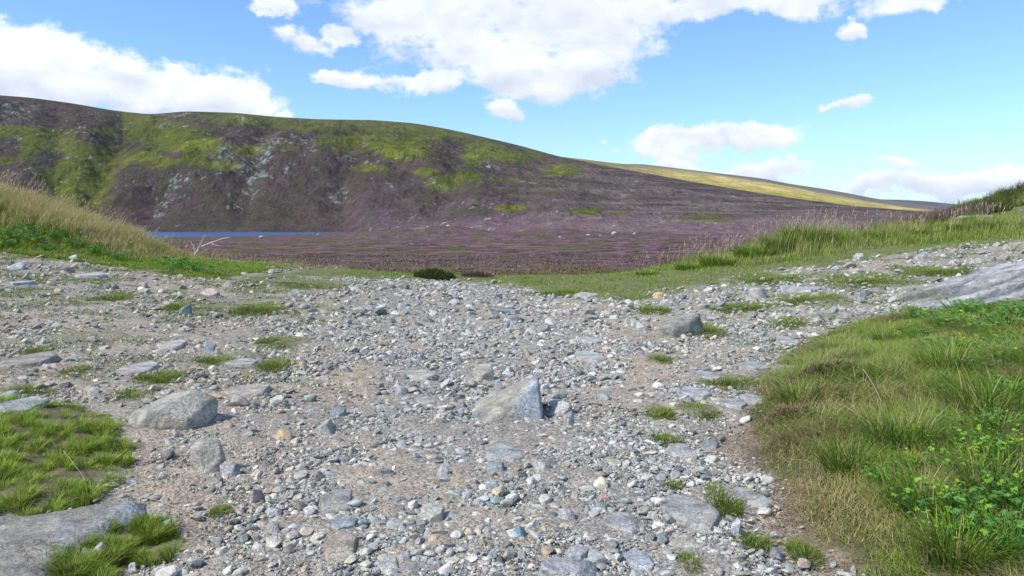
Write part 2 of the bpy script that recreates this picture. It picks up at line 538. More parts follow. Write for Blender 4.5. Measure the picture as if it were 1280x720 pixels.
def build_ground():
    ys = np.concatenate([np.geomspace(0.45, 2.4, 20)[:-1], np.geomspace(2.4, 30, 560)[:-1], np.geomspace(30, 1100, 420)[:-1], np.geomspace(1100, 9000, 22)])
    c = np.linspace(-0.78, 0.78, 1000)
    tx = np.concatenate([np.linspace(-3.2, -0.8, 40), c, np.linspace(0.8, 3.2, 40)])
    YY, TX = np.meshgrid(ys, tx, indexing='ij')
    X = (TX * np.maximum(YY, 0)).reshape(-1); Y = YY.reshape(-1)
    Z = H(X, Y)
    # pebbly relief of the track
    fine = sst(34, 20, Y)
    gv = fbm(X / .09, Y / .09, 3, 201) - .5
    g2 = fbm(X / .35, Y / .35, 3, 202) - .5
    Z = Z + fine * (0.022 * gv + 0.05 * g2)
    far = 1 - fine
    Z = Z + far * np.interp(Y, [20, 60, 200], [0.0, 0.22, 0.3]) * (fbm(X / .8, Y / .8, 3, 203) - .5) * sst(500, 200, Y)
    U, V = proj(X, Y, Z)
    col = np.where((Y < 28)[:, None], soil_colors(X, Y, U, V), moor_colors(X, Y, U, V))
    fc = grid_faces(len(ys), len(tx))
    me = new_mesh("ground", np.stack([X, Y, Z], 1), fc, col)
    me.materials.append(M_SOIL); me.materials.append(M_MOOR)
    row = np.repeat(np.arange(len(ys) - 1), len(tx) - 1)
    me.polygons.foreach_set("material_index", (ys[row] >= 28).astype(np.int32))
    o = link("ground", me, kind="structure")
    return o


build_ground()

# ------------------------------------------------------------------ hills
SKY_A = [(-900, 70), (-500, 90), (-200, 108), (0, 118), (50, 122), (100, 129), (150, 138), (195, 143), (240, 139), (300, 141), (350, 146), (400, 149), (470, 150), (520, 154),
         (560, 161), (600, 170), (650, 182), (700, 196), (760, 208), (820, 219), (880, 230), (940, 240), (1000, 249), (1060, 257), (1130, 263), (1200, 267), (1400, 272)]
SKY_B = [(600, 185), (720, 198), (760, 203), (800, 207), (850, 212), (900, 219), (950, 227), (1000, 236), (1040, 243), (1080, 251), (1130, 259), (1180, 264), (1300, 270)]
SKY_D = [(800, 205), (900, 217), (950, 223), (980, 229), (1020, 235), (1060, 242), (1090, 248), (1150, 256), (1230, 264), (1300, 268)]
SKY_C = [(900, 235), (1000, 243), (1060, 247), (1090, 249), (1130, 250), (1160, 252), (1200, 256), (1230, 259), (1270, 263), (1320, 266), (1600, 267)]

GREEN_A = [(100, 215, 55, 40, .8), (235, 180, 60, 22, .8), (190, 158, 35, 14, .8), (500, 180, 110, 16, .6), (60, 175, 60, 12, .6), (110, 205, 40, 30), (90, 222, 40, 22), (125, 232, 22, 20), (170, 150, 22, 22), (205, 170, 45, 14, .9), (190, 200, 40, 12), (240, 190, 20, 28, .9), (262, 178, 40, 10), (270, 208, 40, 8, .8),
           (30, 165, 55, 9), (45, 185, 30, 16), (10, 200, 25, 8), (130, 165, 30, 8, .7), (320, 150, 60, 8, .75), (400, 157, 80, 7, .75), (480, 160, 90, 7, .7), (540, 170, 55, 6, .8), (310, 188, 16, 8),
           (500, 192, 28, 12), (480, 182, 50, 8, .8), (460, 210, 26, 6, .9), (440, 180, 25, 8, .7), (420, 173, 30, 6, .7), (530, 215, 22, 5, .9), (555, 228, 20, 9), (585, 220, 18, 6), (600, 185, 40, 10, .7),
           (640, 195, 40, 10, .7), (665, 190, 15, 6, .7), (700, 213, 22, 7, .9), (640, 224, 40, 3, .6), (590, 200, 20, 12, .7), (640, 260, 18, 4, .9), (735, 264, 16, 4, .9), (775, 267, 14, 3, .7),
           (115, 250, 18, 10, .7), (140, 245, 14, 6, .8), (360, 190, 25, 12, .4), (155, 205, 12, 20, .8), (880, 273, 40, 4, .6), (330, 175, 20, 20, .5)]
HEATH_A = [(60, 150, 60, 14), (120, 152, 45, 9, .8), (120, 172, 22, 12, .8), (55, 195, 18, 14), (10, 190, 14, 20), (165, 215, 25, 18, 1), (160, 240, 45, 14), (215, 194, 22, 5, 1.0), (230, 218, 38, 14), (300, 172, 40, 10),
           (355, 205, 50, 14), (455, 198, 35, 8, .8), (500, 205, 40, 10, .8), (560, 185, 22, 14, .8), (560, 205, 22, 10, .8), (480, 220, 40, 12, .9), (640, 212, 30, 10, .8), (10, 215, 25, 20)]
CRAG_A = [(14, 140, 14, 9), (38, 138, 14, 5, .7), (228, 148, 16, 6, .8), (278, 190, 10, 14), (290, 200, 16, 7), (300, 210, 10, 4, .6), (335, 190, 10, 5), (345, 178, 20, 4), (330, 203, 14, 6), (322, 214, 14, 7), (318, 225, 9, 7), (312, 238, 7, 5, .8),
          (375, 170, 24, 3, .8), (385, 178, 10, 6, .7), (217, 226, 7, 5), (190, 232, 4, 4, .7), (222, 247, 12, 4), (206, 256, 8, 5), (198, 266, 5, 6, .8), (237, 225, 4, 7, .7), (424, 246, 10, 5, 1), (415, 242, 8, 3, .8),
          (488, 232, 8, 3.5, 1), (456, 179, 5, 2.5, .8), (475, 185, 7, 3, .6), (569, 192, 3, 4, .7), (602, 206, 5, 5, .7), (617, 208, 9, 2, 1), (437, 198, 6, 6, .7), (392, 215, 8, 3, .7), (360, 209, 7, 5, .7), (304, 155, 4, 8, .6),
          (112, 168, 5, 2, .8), (205, 163, 4, 6, .7), (520, 275, 10, 4, .8), (540, 280, 30, 5, .55), (580, 258, 30, 4, .45), (555, 262, 12, 2, .5), (695, 263, 12, 4, .5), (825, 268, 14, 6, .7), (840, 274, 18, 4, .6), (815, 275, 10, 5, .5), (715, 275, 10, 3, .4)]


def build_hill_a():
    tx = np.concatenate([np.linspace(-1.7, -0.70, 150)[:-1], np.linspace(-0.70, 0.72, 1300)[:-1], np.linspace(0.72, 1.4, 40)])
    u = tx * F + 640
    ysk = np.interp(u, [p[0] for p in SKY_A], [p[1] for p in SKY_A])
    k = np.hanning(41); k /= k.sum()
    core = np.convolve(np.pad(ysk, 20, mode='edge'), k, 'valid'); ysk = core
    Yf = np.interp(u, [-900, 430, 520, 700, 900, 1200], [930, 925, 870, 760, 680, 640])
    Yr = np.interp(u, [-900, 400, 640, 820, 1000, 1200], [1600, 1560, 1480, 1320, 1180, 1080])
    zf = np.interp(u, [-900, 430, 520, 900, 1200], [-21.5, -21.5, -20.5, -20.0, -20.0])
    dr = ray(0, 0)
    tan = np.array([ray(640, v)[2] / ray(640, v)[1] for v in ysk])
    rows = np.concatenate([np.linspace(0, 1, 330), np.linspace(1, 2.2, 40)[1:]])
    T, TX = np.meshgrid(rows, tx, indexing='ij')
    Y = Yf[None, :] + (Yr - Yf)[None, :] * T
    X = TX * Y
    zr = CZ + Yr * tan
    Tc = np.clip(T, 0, 1)
    S = 0.72 * Tc + 0.28 * (1 - (1 - Tc) ** 2)
    # gentle foot on the right shoulder
    foot = sst(420, 760, u)[None, :]
    S = S * (1 - foot) + foot * (0.55 * Tc + 0.45 * Tc ** 1.7)
    Z = zf[None, :] + (zr - zf)[None, :] * S
    env = np.clip(T * 6, 0, 1) * np.clip((1 - T) * 5, 0, 1)
    big = (fbm(X / 170, Y / 170, 5, 300) - .5) * 66 * sst(1100, 500, u)[None, :]
    # gullies
    gl = 0
    for (ub, ut, dep, wd) in ((118, 178, 20, 20), (196, 212, 10, 22), (305, 350, 10, 16), (60, 90, 10, 18), (420, 470, 8, 20), (545, 600, 8, 22), (650, 690, 6, 20)):
        uc = ub + (ut - ub) * Tc + 12 * (fbm(Y / 60, X * 0 + ub, 3, 310) - .5)
        gl = gl - dep * np.exp(-((TX * F + 640 - uc) / wd) ** 2)
    mid = (fbm(X / 34, Y / 60, 5, 301, .6) - .5) * 12
    sm = (fbm(X / 9, Y / 14, 4, 302, .6) - .5) * 3.2
    ter = 1.5 * np.abs(((Z / 17 + 1.5 * fbm(X / 150, Y / 150, 3, 303)) % 1) - .5) * sst(350, 700, u)[None, :] * 2
    Z = Z + env * (big + gl + mid * (0.4 + 0.6 * sst(900, 500, u)[None, :]) + ter) + np.clip(T * 6, 0, 1) * sm * np.where(T > .93, .45, 1)
    U, V = proj(X, Y, Z)
    crag = mask_px(U, V, CRAG_A)
    cr = sst(0.25, 0.8, crag * (0.35 + 1.1 * fbm(X / 11, Y / 11, 4, 305, .65)))
    Z = Z + cr * (1.5 + 9 * (fbm(X / 6, Y / 8, 4, 306, .65) - .5)) * env
    for it in range(3):
        ang = ((Z - CZ) / Y)[:330].max(0)
        sc = (tan * Yr - zf + CZ) / np.maximum((ang * Yr - zf + CZ), 5)
        sc = np.clip(sc, .7, 1.4)
        Z = zf[None, :] + (Z - zf[None, :]) * sc[None, :]
    back = np.clip(T - 1, 0, 2)
    Z = Z - back * back * 60 - back * 30
    X = X.reshape(-1); Y = Y.reshape(-1); Z = Z.reshape(-1); cr = cr.reshape(-1)
    U, V = proj(X, Y, Z)
    n = len(X)
    n1 = fbm(X / 60, Y / 60, 5, 320, .6); n2 = fbm(X / 16, Y / 22, 5, 321, .65); n3 = fbm(X / 130, Y / 45, 5, 322, .6)
    n5 = fbm(X / 6, Y / 8, 4, 323, .65)
    jit = (n2 - .5) * 1.5 + (n1 - .5) * .8
    g = 1.15 * mask_px((U - 640) / 1.0 + 640, V, [(a_, b_, c_ * 1.3, d_ * 1.3) + tuple(e_) for a_, b_, c_, d_, *e_ in GREEN_A]) - 0.75 * mask_px(U, V, HEATH_A)
    g = np.maximum(g, 0.55 * sst(26, 6, V - np.interp(U, [p[0] for p in SKY_A], [p[1] for p in SKY_A])) * sst(20, 320, U + 60 * (n1 - .5)) * sst(700, 560, U))
    gm = sst(0.12, 0.72, g + jit * .55) * .92
    low = sst(215, 245, V + 20 * (n1 - .5)) * sst(300, 480, U)
    rgt = sst(560, 760, U)
    heath = np.tile([0.066, 0.054, 0.048], (n, 1))
    heath = mixa(heath, (0.090, 0.062, 0.062), sst(.42, .62, n1) * .9)
    heath = mixa(heath, (0.118, 0.080, 0.108), np.clip(low * sst(.42, .58, n3 + .3 * (n2 - .5)), 0, 1) * .85 * (1 - .5 * rgt))
    heath = mixa(heath, (0.062, 0.062, 0.035), sst(.5, .62, n2) * .6)
    st = fbm(X / 120, Z / 2.4, 4, 330, .6)
    heath = mixa(heath, (0.105, 0.083, 0.084), rgt * sst(.40, .66, st) * .55)
    heath = mixa(heath, (0.045, 0.034, 0.042), rgt * sst(.54, .70, fbm(X / 70 + 7, Z / 3.6 + X / 400, 4, 331, .6)) * .75)
    heath = mixa(heath, (0.14, 0.125, 0.085), rgt * sst(.58, .68, fbm(X / 160 + 3, Z / 2.7 + 4, 4, 332, .6)) * .6)
    green = np.tile([0.100, 0.120, 0.016], (n, 1))
    green = mixa(green, (0.145, 0.168, 0.018), sst(.44, .66, n1))
    green = mixa(green, (0.085, 0.085, 0.030), sst(.45, .62, n2) * .7)
    top = sst(22, 4, V - np.interp(U, [p[0] for p in SKY_A], [p[1] for p in SKY_A]))
    green = mixa(green, (0.105, 0.115, 0.040), top * .8)
    heath = mixa(heath, (0.155, 0.098, 0.118), sst(258, 288, V + 14 * (n1 - .5)) * sst(420, 560, U) * .75)
    heath = mixa(heath, (0.125, 0.098, 0.088), rgt * sst(.5, .62, n3) * .5)
    heath = heath * (1 + .3 * rgt)[:, None]
    col = heath * (1 - gm[:, None]) + green * gm[:, None]
    rockc = mixa(np.tile([0.165, 0.175, 0.165], (n, 1)), (0.075, 0.075, 0.075), sst(.45, .6, n5))
    rockc = mixa(rockc, (0.24, 0.26, 0.25), sst(.56, .7, fbm(X / 4, Y / 5, 3, 340)))
    cw = mask_px(U + .5 * (V - 200) * 0, V, [(a_, b_, c_ * 1.5, d_ * 1.6) + tuple(e_) for a_, b_, c_, d_, *e_ in CRAG_A])
    fn = .5 * fbm(X / 5, Y / 7, 4, 341, .7) + .5 * fbm((X - Y * .5) / 22, (Y + X * .3) / 5, 4, 343, .65)
    cm = sst(.46, .56, fn + .20 * cw - .17) * sst(.02, .35, cw + .12)
    col = col * (1 - cm[:, None]) + rockc * cm[:, None]
    sc = sst(.74, .80, fbm(X / 5 + 9, Y / 6, 3, 342)) * sst(.5, .6, n3)
    col = mixa(col, (0.28, 0.29, 0.28), sc * .7)
    me = new_mesh("heather_hill", np.stack([X, Y, Z], 1), grid_faces(len(rows), len(tx)), col)
    o = link("hill", me, M_HILL, kind="structure")
    return o


def build_far_hill(name, SKY, u0, u1, Yf, Yr, zf, mat, colf, ncol=400, nrow=80, rough=6.0, s=0):
    tx = (np.linspace(u0, u1, ncol) - 640) / F
    u = tx * F + 640
    vs = np.interp(u, [p[0] for p in SKY], [p[1] for p in SKY])
    k = np.hanning(15); k /= k.sum(); vs = np.convolve(np.pad(vs, 7, mode='edge'), k, 'valid')
    tan = np.array([ray(640, v)[2] / ray(640, v)[1] for v in vs])
    rows = np.concatenate([np.linspace(0, 1, nrow), np.linspace(1, 1.8, 14)[1:]])
    T, TX = np.meshgrid(rows, tx, indexing='ij')
    Y = Yf + (Yr - Yf) * T
    X = TX * Y
    zr = CZ + Yr * tan
    Tc = np.clip(T, 0, 1)
    Z = zf + (zr[None, :] - zf) * (0.75 * Tc + .25 * np.sin(Tc * math.pi / 2))
    Z = Z + np.clip(T * 5, 0, 1) * np.clip((1 - T) * 5, 0, 1) * rough * (fbm(X / (Yr / 15), Y / (Yr / 10), 5, 400 + s, .55) - .5)
    back = np.clip(T - 1, 0, 2)
    Z = Z - back * Yr * 0.02
    for it in range(3):
        ang = ((Z - CZ) / Y)[:nrow].max(0)
        Z = zf + (Z - zf) * ((tan * Yr - zf + CZ) / (ang * Yr - zf + CZ))[None, :]
    X = X.reshape(-1); Y = Y.reshape(-1); Z = Z.reshape(-1)
    U, V = proj(X, Y, Z)
    col = colf(X, Y, Z, U, V, T.reshape(-1))
    me = new_mesh(name, np.stack([X, Y, Z], 1), grid_faces(len(rows), len(tx)), col)
    return link(name, me, mat, kind="structure")


def col_b(X, Y, Z, U, V, T):
    n = len(X)
    a = fbm(X / 260, Y / 120, 5, 410, .6); b = fbm(X / 60, Y / 40, 5, 411, .6)
    c = np.tile([0.42, 0.345, 0.09], (n, 1))  # yellow grass; its sunlit contrast to the near hill sits in the colour
    c = mixa(c, (0.52, 0.40, 0.17), sst(.42, .6, a + .4 * (b - .5)))
    c = mixa(c, (0.20, 0.22, 0.06), sst(.5, .62, b) * .6)
    c = mixa(c, (0.15, 0.16, 0.07), sst(860, 760, U) * .75)
    c = mixa(c, (0.20, 0.17, 0.13), sst(.8, 1.0, T) * .6)
    c = mixa(c, (0.45, 0.40, 0.24), sst(.35, .1, T) * .6)
    return c


def col_d(X, Y, Z, U, V, T):
    return mixa(np.tile([0.12, 0.12, 0.11], (len(X), 1)), (0.17, 0.15, 0.12), fbm(X / 300, Y / 200, 4, 420))


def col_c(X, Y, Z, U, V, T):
    c = mixa(np.tile([0.055, 0.065, 0.09], (len(X), 1)), (0.08, 0.085, 0.095), fbm(X / 700, Y / 400, 4, 430))  # blue of distant haze is mixed into the hill colour
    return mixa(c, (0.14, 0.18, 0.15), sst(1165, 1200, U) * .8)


build_hill_a()
build_far_hill("distant_hill", SKY_B, 560, 1330, 1300, 2700, -25, M_HILLB, col_b, 700, 120, 26, 1)
build_far_hill("far_ridge", SKY_D, 780, 1340, 3200, 4400, -30, M_HILLB, col_d, 250, 40, 20, 2)
build_far_hill("far_hill", SKY_C, 850, 1700, 5500, 8000, -35, M_HILLB, col_c, 300, 40, 40, 3)


# ------------------------------------------------------------------ loch
def build_loch():
    tx = np.linspace(-1.7, (470 - 640) / F, 120); ys = np.linspace(600, 1010, 60)
    Y, T = np.meshgrid(ys, tx, indexing='ij')
    V = np.stack([(T * Y).reshape(-1), Y.reshape(-1), np.full(Y.size, LOCH_Z)], 1)
    m, nt, b = mat_new("loch_water")
    tc = nt.nodes.new("ShaderNodeTexCoord").outputs["Object"]
    b.inputs["Base Color"].default_value = (0.05, 0.13, 0.32, 1)  # blue of the reflected sky is put into the base colour
    b.inputs["Roughness"].default_value = 0.22
    b.inputs["Specular IOR Level"].default_value = 0.5
    mp = N(nt, "ShaderNodeMapping"); mp.inputs["Scale"].default_value = (1, 2.4, 1); L(nt, tc, mp.inputs["Vector"])
    bump(nt, b, noise(nt, mp.outputs[0], 0.9, 5, .7), 0.9, 0.5)
    me = new_mesh("water", V, grid_faces(60, 120), None)
    link("water", me, m, kind="structure")


build_loch()

# ------------------------------------------------------------------ rocks
import bmesh


def ico(sub):
    bm = bmesh.new(); bmesh.ops.create_icosphere(bm, subdivisions=sub, radius=1)
    V = np.array([v.co[:] for v in bm.verts]); Fc = np.array([[v.index for v in f.verts] for f in bm.faces])
    bm.free()
    return V / np.linalg.norm(V, axis=1)[:, None], Fc


ICO = {s: ico(s) for s in (1, 2, 3, 4, 5, 6)}


def star(D, planes, k=14.0, rmax=1.5):
    """star shaped convex body: smooth minimum over planes (normal, distance)"""
    acc = np.exp(-k * np.full(len(D), rmax))
    for nrm, d in planes:
        nrm = np.asarray(nrm, float); nrm = nrm / np.linalg.norm(nrm)
        c = D @ nrm
        r = np.where(c > 0.02, d / np.maximum(c, 0.02), 50)
        acc = acc + np.exp(-k * np.minimum(r, 50))
    return -np.log(acc) / k


def rand_planes(rng, n, dmin=.6, dmax=1.0):
    out = []
    for i in range(n):
        v = rng.normal(size=3); out.append((v / np.linalg.norm(v), rng.uniform(dmin, dmax)))
    return out


def rand_rot(rng, tilt=0.4):
    a = rng.uniform(0, 2 * math.pi)
    q = Matrix.Rotation(rng.normal() * tilt, 3, 'X') @ Matrix.Rotation(rng.normal() * tilt, 3, 'Y') @ Matrix.Rotation(a, 3, 'Z')
    return np.array(q)


# --- library of small stones
def stone_lib(sub, n, seed, k):
    rng = np.random.default_rng(seed)
    lib = []
    D, Fc = ICO[sub]
    for i in range(n):
        R = star(D, rand_planes(rng, rng.integers(7, 12), .40, .85), k, 1.05)
        R = R * (1 + 0.05 * (fbm3(D * 2.3 + i * 7, 3, 500) - .5))
        P = D * R[:, None] * np.array([1, rng.uniform(.62, .95), rng.uniform(.35, .75)])
        P /= np.abs(P[:, 0]).max()
        lib.append(P)
    return lib, Fc


LIBS = {1: stone_lib(1, 20, 1, 30), 2: stone_lib(2, 30, 2, 45), 3: stone_lib(3, 44, 3, 60)}

PAL = np.array([[.35, .365, .37], [.42, .42, .405], [.52, .51, .48], [.25, .27, .28], [.31, .305, .28], [.26, .315, .32], [.46, .43, .36], [.44, .37, .28], [.43, .36, .325], [.66, .64, .59], [.38, .355, .36], [.17, .18, .185]])
PALN = ["blue grey", "mid grey", "pale grey", "slate grey", "dull grey", "teal grey", "buff grey", "tan", "pinkish", "whitish", "mauve grey", "dark grey"]
PALW = np.array([.18, .18, .11, .13, .12, .03, .10, .05, .04, .015, .07, .06]); PALW /= PALW.sum()

# --- named boulders: (u, v centre of the visible rock, w px, h px, type, colour, label, rot)
G1 = (.33, .345, .36); G2 = (.28, .285, .28); G3 = (.38, .39, .38); BL = (.27, .30, .34); BR = (.31, .28, .235)
ROCKS = [
    (213, 517, 122, 56, 'block', (.30, .30, .28), "largest grey boulder half buried on the left side of the track", 0.2),
    (263, 577, 50, 52, 'block', (.33, .33, .31), "angular grey rock standing below the largest left boulder", 0.9),
    (288, 590, 32, 22, 'block', G1, "small grey rock leaning against the angular rock, lower left", 0.3),
    (268, 602, 26, 12, 'block', (.26, .25, .23), "dark low rock at the foot of the angular rock, lower left", 0.5),
    (848, 412, 64, 34, 'block', (.24, .245, .235), "rounded dark grey boulder right of centre with a tuft beside it", 1.9),
    (421, 628, 58, 48, 'slab', (.27, .28, .27), "square flat brownish grey slab set in the foreground gravel", 0.05),
    (430, 655, 42, 20, 'slab', BL, "narrow blue grey slab touching the square slab's front edge", 0.2),
    (425, 685, 56, 44, 'slab', BR, "brown dusty slab almost buried in front of the square slab", 0.6),
    (862, 640, 80, 64, 'slab', (.29, .305, .31), "large flat grey slab low in the gravel at lower right", 0.8),
    (855, 677, 46, 17, 'block', (.36, .35, .31), "buff oblong stone against the large flat slab's front edge", 0.1),
    (932, 622, 54, 46, 'slab', (.31, .325, .34), "tilted grey slab right of the spiky grass tuft, lower right", 2.2),
    (776, 655, 66, 34, 'slab', (.31, .32, .33), "irregular grey slab left of the large flat slab", 0.4),
    (710, 712, 84, 38, 'block', (.35, .36, .39), "rounded pale blue grey stone cut by the bottom edge", 0.1),
    (407, 537, 30, 22, 'block', (.31, .33, .32), "dark sided angular grey stone beside a tan pebble", 0.4),
    (355, 545, 24, 15, 'block', (.48, .38, .26), "tan orange pebble left of the dark sided angular stone", 0.7),
    (423, 516, 25, 15, 'block', (.22, .26, .30), "dark slate blue stone above the dark sided angular stone", 0.3),
    (701, 511, 38, 18, 'block', (.40, .42, .43), "pale wedge shaped stone immediately right of the central ridged rock", 2.8),
    (712, 528, 16, 22, 'block', (.34, .36, .39), "small blue grey stone below the pale wedge shaped stone", 0.8),
    (604, 470, 34, 23, 'block', (.39, .39, .35), "pale buff stone behind the left end of the central ridged rock", 0.5),
    (630, 568, 64, 26, 'slab', (.31, .335, .35), "low blue grey slab in the gravel below the central ridged rock", 0.3),
    (618, 585, 30, 14, 'block', (.25, .30, .33), "thin dark slate sliver at the low blue grey slab's front", 0.3),
    (648, 668, 22, 19, 'block', (.15, .28, .32), "teal blue stone near the bottom centre", 0.3),
    (678, 584, 26, 16, 'block', (.38, .40, .41), "pale grey stone right of the low blue grey slab", 1.3),
    (555, 592, 20, 17, 'block', (.36, .37, .42), "lavender grey stone in the central foreground gravel", 1.3),
    (36, 452, 66, 26, 'slab', (.27, .25, .235), "brownish grey rock near the left edge, midway down", 0.2),
    (22, 510, 90, 24, 'slab', (.29, .31, .33), "flat grey slab at the left edge above the grass patch", 0.1),
    (12, 496, 30, 14, 'block', (.30, .34, .36), "rounded grey stone resting on the left edge slab", 0.1),
    (172, 462, 52, 22, 'slab', (.36, .34, .34), "pale mauve grey slab behind the largest left boulder", 0.4),
    (232, 390, 20, 15, 'block', (.20, .23, .26), "small dark pyramid stone on the left stony ground", 0.1),
    (262, 437, 14, 14, 'block', (.27, .34, .40), "upright blue grey stone beside a thin mossy tuft", 0.6),
    (300, 455, 44, 14, 'slab', (.36, .35, .35), "flat grey slab between two mossy tufts left of track", 0.6),
    (310, 490, 60, 22, 'slab', (.35, .33, .30), "dusty pale slab right of the largest left boulder", 0.6),
    (213, 432, 40, 12, 'slab', (.40, .37, .36), "pinkish pale flat slab on the left stony ground", 0.2),
    (263, 367, 24, 10, 'block', (.50, .42, .40), "pinkish white flat stone below the left grassy bank", 0.2),
    (92, 323, 13, 7, 'block', (.58, .58, .60), "white stone at the foot of the left grassy bank", 0.2),
    (20, 334, 26, 9, 'block', (.44, .46, .50), "pale bluish stone by the left edge under the grassy bank", 0.2),
    (28, 354, 30, 12, 'slab', (.36, .39, .42), "flat pale grey stone at the left edge below the white ones", 0.2),
    (112, 345, 40, 9, 'slab', (.39, .40, .42), "long flat grey stone below the left grassy bank", 0.2),
    (823, 371, 15, 8, 'block', (.62, .47, .28), "bright tan pebble at the edge of the right turf", 0.2),
    (733, 369, 34, 12, 'slab', (.36, .38, .38), "pale flat stone half in turf at the far edge of track", 0.2),
    (628, 388, 36, 9, 'block', (.23, .26, .29), "dark slate flat stone in the far central gravel", 0.2),
    (678, 413, 22, 10, 'block', (.30, .30, .32), "brown grey wedge stone in the far central gravel", 0.8),
    (737, 426, 34, 13, 'slab', (.37, .40, .42), "pale smooth slab left of the rounded dark boulder", 0.8),
    (735, 447, 42, 20, 'slab', (.35, .37, .37), "wide grey slab below the pale smooth slab, right of centre", 0.5),
    (500, 400, 10, 6, 'block', (.46, .33, .28), "small reddish pebble in the far left centre gravel", 0.5),
    (502, 490, 20, 14, 'block', (.30, .36, .39), "blue grey stone left of the central ridged rock", 0.9),
    (530, 502, 34, 24, 'slab', (.33, .34, .34), "grey triangular slab between blue stone and central ridged rock", 0.9),
    (525, 470, 50, 15, 'slab', (.35, .36, .35), "dusty flat slab behind the blue grey stone, centre left", 1.9),
    (985, 464, 44, 14, 'slab', (.27, .25, .26), "mauve brown slab touching the right bank's grass", 0.0),
    (945, 459, 50, 12, 'slab', (.31, .32, .34), "flat grey slab left of the mauve brown slab", 0.0),
    (886, 471, 36, 18, 'slab', (.32, .34, .37), "square blue grey slab right of the track near mossy patches", 0.0),
    (868, 492, 50, 18, 'slab', (.33, .35, .38), "pale blue slab below the square blue grey slab", 0.2),
    (918, 505, 40, 14, 'slab', (.32, .335, .35), "grey slab beside the bare strip at the right bank", 0.4),
    (945, 500, 32, 20, 'slab', (.32, .34, .37), "bluish slab half under the right bank's grass fringe", 1.2),
    (851, 565, 44, 22, 'slab', (.33, .33, .33), "broad dusty slab below the dark green tuft, right", 0.2),
    (888, 558, 26, 14, 'block', (.22, .24, .28), "dark slate stone right of the broad dusty slab", 0.2),
    (985, 427, 34, 12, 'slab', (.33, .34, .35), "flat stone above the right bank's front edge", 0.2),
    (947, 420, 22, 9, 'block', (.36, .37, .37), "small block stone right of the rounded dark boulder", 0.2),
    (1058, 395, 26, 9, 'block', (.28, .28, .29), "dark grey stone left of the rock outcrop", 0.2),
    (1075, 372, 18, 11, 'block', (.32, .34, .38), "blue grey upright stone behind the outcrop's left foot", 0.2),
    (948, 370, 26, 16, 'block', (.42, .42, .42), "pale rough stone at the edge of turf, far right of track", 0.2),
    (995, 362, 44, 14, 'slab', (.34, .36, .38), "long grey slab on the rubbly right branch of the track", 0.1),
    (1073, 322, 14, 8, 'block', (.38, .39, .40), "little grey stone on the turf of the right verge", 0.2),
    (1153, 323, 16, 8, 'block', (.33, .36, .40), "blue grey stone on the turf behind the outcrop", 0.4),
    (930, 360, 0, 0, '', G1, "", 0),
    (338, 618, 0, 0, '', G1, "", 0),
    (124, 686, 22, 16, 'block', (.44, .47, .49), "whitish stone on the lower left tuft, right of the smooth slab", 0.4),
    (108, 690, 18, 11, 'block', (.40, .39, .40), "small grey stone touching the whitish stone, lower left", 0.9),
    (208, 658, 16, 15, 'block', (.44, .46, .48), "pale rounded stone above the lower left turf", 0.4),
    (202, 714, 22, 14, 'block', (.38, .41, .43), "pale flat stone at the bottom edge beside lower left turf", 0.4),
    (166, 710, 13, 12, 'block', (.40, .45, .50), "pale blue pebble set in the lower left turf", 0.4),
    (487, 708, 34, 40, 'slab', (.36, .39, .38), "narrow greenish grey slab at the bottom edge, left of centre", 1.4),
    (505, 697, 20, 16, 'block', (.44, .45, .46), "pale grey stone right of the narrow greenish slab", 0.4),
    (799, 700, 44, 32, 'slab', (.32, .36, .41), "blue slab at the bottom edge right of centre", 0.9),
    (722, 692, 36, 20, 'block', (.34, .37, .40), "blue grey oblong stone behind the rounded bottom edge stone", 2.8),
    (920, 662, 18, 24, 'block', (.36, .40, .44), "upright pale blue stone below the tilted slab, lower right", 1.5),
    (1067, 714, 12, 12, 'block', (.42, .42, .42), "lone grey pebble at the bottom of the brown litter", 1.5),
    (755, 622, 20, 13, 'block', (.46, .34, .30), "reddish pebble in the right foreground gravel", 0.4),
    (708, 646, 26, 20, 'block', (.42, .43, .43), "pale grey five sided stone right of the teal blue stone", 0.7),
    (540, 645, 34, 26, 'block', (.38, .39, .36), "lumpy buff grey stone in the bottom centre gravel", 0.7),
    (340, 662, 24, 18, 'block', (.30, .31, .31), "dark grey stone by the brown dusty slab, lower left", 0.5),
    (320, 620, 22, 20, 'block', (.32, .28, .30), "mauve stone between dead stalk and square slab", 1.5),
    (342, 640, 22, 12, 'block', (.38, .42, .43), "pale stone left of the square slab", 0.3),
]
ROCKS = [r for r in ROCKS if r[2] > 0]
OBST = []   # x, y, rx, ry footprint of rocks for the gravel scatter


